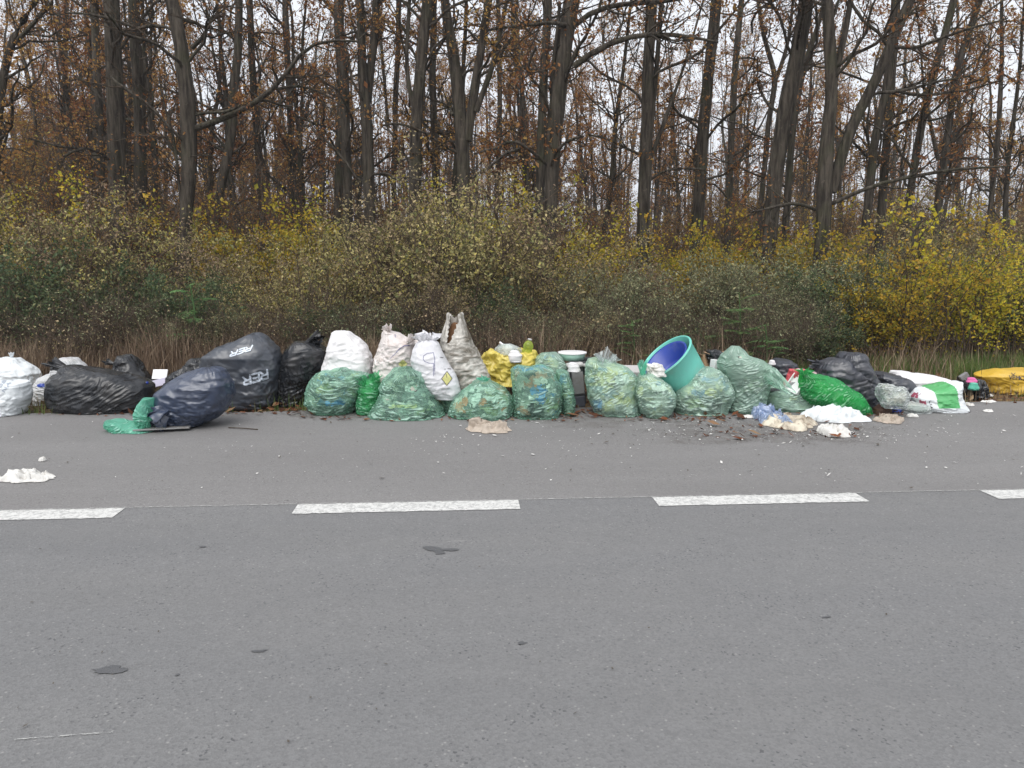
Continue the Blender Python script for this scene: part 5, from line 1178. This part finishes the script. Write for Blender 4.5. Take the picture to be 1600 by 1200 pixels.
bag('white_sack', [(580, 1396, 1420), (584, 1393, 1450), (589, 1393, 1480), (598, 1398, 1484), (606, 1420, 1482), (612, 1430, 1478)], S_WHITE, 'long white sack lying flat behind the green and white printed sack', 'sack', Y=9.0, d=.45, seed=95, nr=48, nc=108, eu=1.04, ev=1.06, lump=.05, n=3, group=G_WHT)
def bands(c):
    x0 = atY(1426, 620, 8.1)[0]; x1 = atY(1500, 620, 8.1)[0]; t = (c[:, 0]-x0)/(x1-x0)+.12*(c[:, 2]-.15)/.3
    n = fbm(c*18, 7, 2); m = np.zeros(len(c), int)
    m[(t > .50) & (t < .97)] = 1; m[(t < .30) & (n > .12) & (c[:, 2] > .02)] = 2
    m[c[:, 2] < .055] = 0
    return m
b = bag('printed_sack', [(596, 1490, 1500), (603, 1460, 1500), (609, 1437, 1499), (620, 1426, 1499), (632, 1428, 1503), (640, 1438, 1508), (645, 1450, 1509)], S_COOL, 'glossy sack printed green, white and dark red at the right end', 'sack', vb=646, d=.42, seed=97, nr=60, nc=128, eu=1.03, ev=1.06, lump=.05, extra_mats=(plastic('green_print', (.09, .42, .14), .35, .3, 8), plastic('maroon_print', (.34, .05, .10), .4, .3, 8)), facemat=bands)
decal('printed_letters', b, word_cells('LIA', (1452, 627), (1, 4.2), (2.6, -.8), .9, 1.0, .4), M_DARKINK)
bag('clear_bag', [(630, 1412, 1440), (636, 1407, 1450), (642, 1408, 1452), (646, 1414, 1450)], F_CLEAR, 'flat clear bag with bluish sheen in front of the maroon print', 'bag', vb=647, d=.24, seed=99, nr=36, nc=88, eu=1.15, ev=1.15, lump=.14, inner=C_PALE)
bag('blue_scrap', [(636, 1388, 1402), (640, 1386, 1407), (644, 1390, 1405)], M_BLUE, 'small blue plastic scrap under the clear bag', 'scrap', vb=645, d=.12, seed=100, nr=24, nc=40, lump=.15)
bag('brown_bag', [(632, 1374, 1386), (637, 1368, 1391), (643, 1366, 1390), (648, 1370, 1386)], S_BROWN, 'shiny dark brown bag end below the clear bag', 'bag', vb=649, d=.18, seed=101, nr=32, nc=56, eu=1.15, ev=1.15, lump=.15)
# rubbish spilling from the yellow sack
bag('rubbish_bag', [(590, 1500, 1530), (596, 1498, 1540), (606, 1500, 1541), (611, 1506, 1536)], P_BLACK, 'torn black bag spilling beside the yellow printed sack', Y=9.05, d=.35, seed=103, nr=40, nc=72, eu=1.2, ev=1.2, lump=.2, ls=9, group=G_BLK)
slab('grey_tray', atY(1506, 588, 9.0), (.10, .05, .06), rot('Y', -.6), M_GREYP, 'small grey plastic piece on the torn black bag', 'plastic piece')
bag('pink_cloth', [(589, 1513, 1522), (592, 1511, 1526), (595, 1514, 1524)], M_PINK, 'bright pink cloth scrap beside the yellow sack', 'cloth', Y=8.85, d=.08, z0=597, seed=104, nr=20, nc=32, lump=.15)
bag('green_scrap', [(598, 1518, 1526), (602, 1515, 1529), (607, 1518, 1528)], M_TEAL, 'small crumpled teal scrap below the pink cloth', 'scrap', Y=8.8, d=.08, z0=609, seed=105, nr=24, nc=36, eu=1.2, ev=1.2, lump=.2)
b = bag('printed_sack', [(577, 1556, 1640), (580, 1536, 1665), (585, 1524, 1680), (592, 1530, 1690), (600, 1537, 1692), (610, 1540, 1690), (617, 1550, 1680)], P_YEL2, 'yellow sack with dark printed letters lying on the grass verge', 'sack', vb=618, d=.45, seed=107, nr=60, nc=136, eu=1.05, ev=1.1, lump=.05, group=None)
decal('printed_letters', b, word_cells('VEMKX', (1577, 592), (5.2, .3), (0, -5.2), 1.0, 1.05, .45)+strokes_cells([[(1580, 583), (1583, 586), (1586, 583)], [(1582, 596), (1585, 599)], [(1590, 602), (1592, 600)]], lambda x, y: (x, y), .8, .45), M_DARKINK)

# films and rags lying in front
crumple('plastic_film', (1178, 1232), 637, 667, .16, F_BLUE, 'bluish clear film crumpled on the asphalt at the end of the white film', 'film', 109)
crumple('plastic_film', (1194, 1274), 643, 672, .115, S_CREAM, 'cream and brown soiled film on the asphalt before the low green bag', 'film', 111, nx=120)
crumple('plastic_film', (1256, 1352), 637, 662, .125, S_COOL, 'long white plastic film lying in front of the bright green bag', 'film', 113, nx=120, fr=6.5)
crumple('plastic_film', (1274, 1326), 662, 683, .10, S_DIRTYW, 'crumpled dirty white film nearest the road in front of the bright green bag', 'film', 115, fr=16)
crumple('dirt_clump', (1370, 1410), 648, 663, .08, S_RAG, 'small clump of soiled paper on the asphalt below the brown bag', 'clump', 117, fr=18)
crumple('paper_rag', (734, 798), 660, 678, .10, S_RAG, 'crumpled beige paper rag alone in front of the round green bag', 'rag', 119, nx=110, fr=13)
crumple('white_rag', (-6, 86), 729, 756, .065, S_DIRTYW, 'white plastic rag alone on the asphalt near the dashed line', 'rag', 121, nx=120, fr=12)
for k, (u, v, wd, lab) in enumerate([(1167, 653, 22, 'flat white paper scrap on the asphalt below the tallest green bag'), (1543, 629, 24, 'flat white paper scrap on the asphalt edge below the yellow sack'), (1545, 619, 14, 'folded white scrap on the grass in front of the yellow sack'), (1513, 634, 14, 'thin white scrap beside the corner of the green printed sack'), (1544, 644, 14, 'grey white scrap lying alone on the asphalt right of the printed sack'), (67, 721, 9, 'tiny white paper ball behind the white rag'), (1425, 652, 16, 'narrow white paper scrap in front of the flat clear bag')]):
    crumple('paper_scrap', (u-wd/2, u+wd/2), v-4, v+1, .03, S_DIRTYW if k < 7 else S_RAG, lab, 'paper scrap', 130+k, nx=40, ny=20, fr=18, group='loose paper scraps')

# fine litter: chips, crumbs and fallen leaves nobody could count
def scatter(name, spots, mat, size, seed, label, lift=.02):
    r = np.random.RandomState(seed); V = []; fa = []
    for (u0, u1, v0, v1, n) in spots:
        for _ in range(n):
            u = r.uniform(u0, u1); v = v0+(v1-v0)*np.clip(r.beta(2, 2), 0, 1); c = gnd(u, v)
            if c[0]*TD[0]+c[1]*TD[1] > T_EDGE-.05: c[2] = float(terrain(c[0], c[1]))+.02
            a = r.uniform(0, 6.28); s = size*r.lognormal(0, .5); q = s*r.uniform(.35, .8); d1 = np.array([math.cos(a), math.sin(a), r.normal(0, .25)])*s; d2 = np.array([-math.sin(a), math.cos(a), r.normal(0, .25)])*q
            b0 = len(V); z = np.array([0, 0, .007+abs(d1[2])+abs(d2[2])])
            p = [c-d1+z, c-d2*r.uniform(.5, 1)+z, c+d1+z, c+d2*r.uniform(.5, 1)+z]
            V += p; fa.append([b0, b0+1, b0+2, b0+3])
    o = link(name, mesh_np(name, np.array(V), [(np.array(fa), 0)], [mat], False)); tag(o, label, kind='stuff'); return o
def dirt_patch(u0, u1, v0, v1, seed):
    b = MB('ground_dirt'); c = b.coord(); c2 = b.map(c, loc=(seed, seed*2, 0))
    e = b.n('Attribute', attribute_name='edge').outputs['Fac']
    f = b.math('MULTIPLY', b.ramp(b.math('ADD', b.noise(c2, 5, 6, .7), b.math('MULTIPLY', e, .35)), [(.6, 0.0), (1.0, 1.0)]), .34)
    m = b.done(b.n('MixShader', {0: f, 1: b.n('BsdfTransparent').outputs[0], 2: b.prin(col=(.11, .09, .075), rough=.8)}).outputs[0])
    n = 24; U, Vv = np.meshgrid(np.linspace(u0, u1, n+1), np.linspace(v1, v0, n+1), indexing='ij')
    V = np.array([gnd(u, v, .004) for u, v in zip(U.ravel(), Vv.ravel())]); i, j = np.meshgrid(np.arange(n), np.arange(n), indexing='ij'); q = n+1
    me = mesh_np('dirt_stain', V, [(np.stack([i*q+j, (i+1)*q+j, (i+1)*q+j+1, i*q+j+1], -1).reshape(-1, 4), 0)], [m])
    ed = np.minimum(1, 2.2*np.minimum(1-np.abs(np.linspace(-1, 1, n+1))[:, None], 1-np.abs(np.linspace(-1, 1, n+1))[None]+0*U))
    a = me.attributes.new('edge', 'FLOAT', 'POINT'); a.data.foreach_set('value', (ed-.25).astype(np.float32).ravel())
    tag(link('dirt_stain', me), 'brown dirt stain on the lay-by', kind='stuff')
dirt_patch(960, 1440, 651, 700, 3); dirt_patch(830, 1000, 648, 672, 5); dirt_patch(420, 600, 636, 656, 7)
M_CHIP = simple('paper_chip', (.66, .65, .62), .8, .3, 40)
scatter('litter', [(960, 1500, 650, 700, 340), (1000, 1320, 655, 690, 220), (640, 1000, 660, 720, 110), (200, 700, 640, 760, 60), (850, 1600, 690, 775, 70), (0, 500, 640, 780, 50), (1340, 1600, 630, 690, 90), (700, 950, 655, 680, 50)], M_CHIP, .0075, 5, 'white paper and plastic chips strewn over the lay-by')
scatter('fallen_leaves', [(470, 1200, 648, 660, 260), (60, 480, 640, 652, 120), (1180, 1420, 640, 655, 120), (430, 570, 632, 648, 60), (380, 480, 636, 646, 40), (860, 960, 640, 655, 110), (1000, 1140, 648, 662, 60), (1080, 1340, 660, 690, 120), (1340, 1420, 640, 660, 50), (60, 100, 630, 640, 25), (560, 900, 650, 660, 30)], L_FALL, .022, 6, 'brown leaves and bits of dirt along the foot of the bags')  # real litter, thickened to darken the bags' feet like contact shade
M_GRIT = simple('dark_grit', (.09, .075, .06), .9, .3, 50)
scatter('grit', [(0, 1600, 800, 1190, 260)], M_GRIT, .0028, 8, 'tiny dark crumbs on the carriageway')
scatter('grit', [(900, 1420, 655, 700, 600), (0, 1600, 640, 780, 300)], M_GRIT, .007, 7, 'dark grit and crumbs on the asphalt')
tube_obj('twig', [gnd(357, 668, .008), gnd(378, 669, .012), gnd(403, 671, .008)], .005, M_TWIG, 'thin bare twig on the asphalt in front of the RER bag', 'twig', 5)

# things pressed against the film inside some green bags
def blob_cells(cu, cv, ru, rv, seed, q=1.0):
    us = np.arange(cu-ru*1.4, cu+ru*1.4, q); vs = np.arange(cv-rv*1.4, cv+rv*1.4, q); U, Vv = np.meshgrid(us, vs)
    a = fbm(np.stack([U*.11, Vv*.11, 0*U+seed], -1), seed, 3); m = np.maximum(np.abs(U-cu)/ru, np.abs(Vv-cv)/rv)*.6+.4*np.hypot((U-cu)/ru, (Vv-cv)/rv) < .85+.5*a
    return [(u, v, q) for u, v in zip(U[m], Vv[m])]
def inside(key, spots):
    o = [b_ for b_ in BAGS.values() if key in b_[1].get('label', '')][0][1]
    for k, (cu, cv, ru, rv, m, nm) in enumerate(spots): decal(nm, o, blob_cells(cu, cv, ru, rv, k+len(key)), m, -.006)
PK = lambda n, c: simple(n, c, .35, .3, 14)
PB, PW, PO, PG, PYE, PKK = PK('blue_packet', (.05, .24, .58)), PK('white_packet', (.72, .72, .68)), PK('orange_packet', (.62, .20, .06)), PK('olive_packet', (.22, .26, .12)), PK('straw_packet', (.66, .60, .26)), PK('black_packet', (.03, .03, .035))
inside('boxy green bag', [(846, 612, 10, 15, PB, 'blue_packet'), (836, 603, 4, 5, PO, 'orange_packet'), (834, 641, 13, 10, PKK, 'black_packet'), (856, 606, 4, 6, PW, 'white_packet'), (830, 622, 5, 4, PW, 'white_packet'), (862, 632, 9, 13, PG, 'olive_packet')])
inside('orange and white packaging', [(725, 628, 5, 9, PO, 'orange_packet'), (742, 624, 13, 12, PW, 'white_packet'), (768, 622, 10, 6, PW, 'white_packet'), (766, 642, 14, 6, PG, 'olive_packet'), (786, 632, 7, 9, PW, 'white_packet')])
inside('squat green bag', [(526, 630, 16, 4, PB, 'blue_packet'), (530, 600, 18, 4, PW, 'white_packet'), (512, 606, 7, 9, PG, 'olive_packet'), (548, 612, 8, 8, PG, 'olive_packet')])
inside('large spreading green bag', [(640, 603, 9, 7, PW, 'white_packet'), (632, 634, 22, 3, PYE, 'straw_packet'), (660, 640, 12, 6, PG, 'olive_packet'), (610, 640, 9, 7, PKK, 'black_packet')])
inside('tall green bag with yellowish', [(945, 592, 18, 16, PYE, 'straw_packet'), (965, 622, 13, 11, PYE, 'straw_packet'), (982, 640, 9, 8, PW, 'white_packet'), (930, 634, 9, 10, PB, 'blue_packet'), (972, 592, 14, 7, PW, 'white_packet')])
inside('round knotted', [(999, 611, 6, 9, PYE, 'straw_packet'), (1030, 605, 12, 8, PW, 'white_packet'), (1020, 630, 12, 7, PW, 'white_packet')])
inside('wide green bag', [(1110, 612, 16, 5, PYE, 'straw_packet'), (1090, 600, 10, 8, PW, 'white_packet'), (1085, 630, 14, 8, PG, 'olive_packet'), (1118, 632, 10, 8, PKK, 'black_packet')])
inside('pale puffed top', [(1150, 600, 14, 12, PKK, 'black_packet'), (1178, 604, 14, 12, PG, 'olive_packet')])
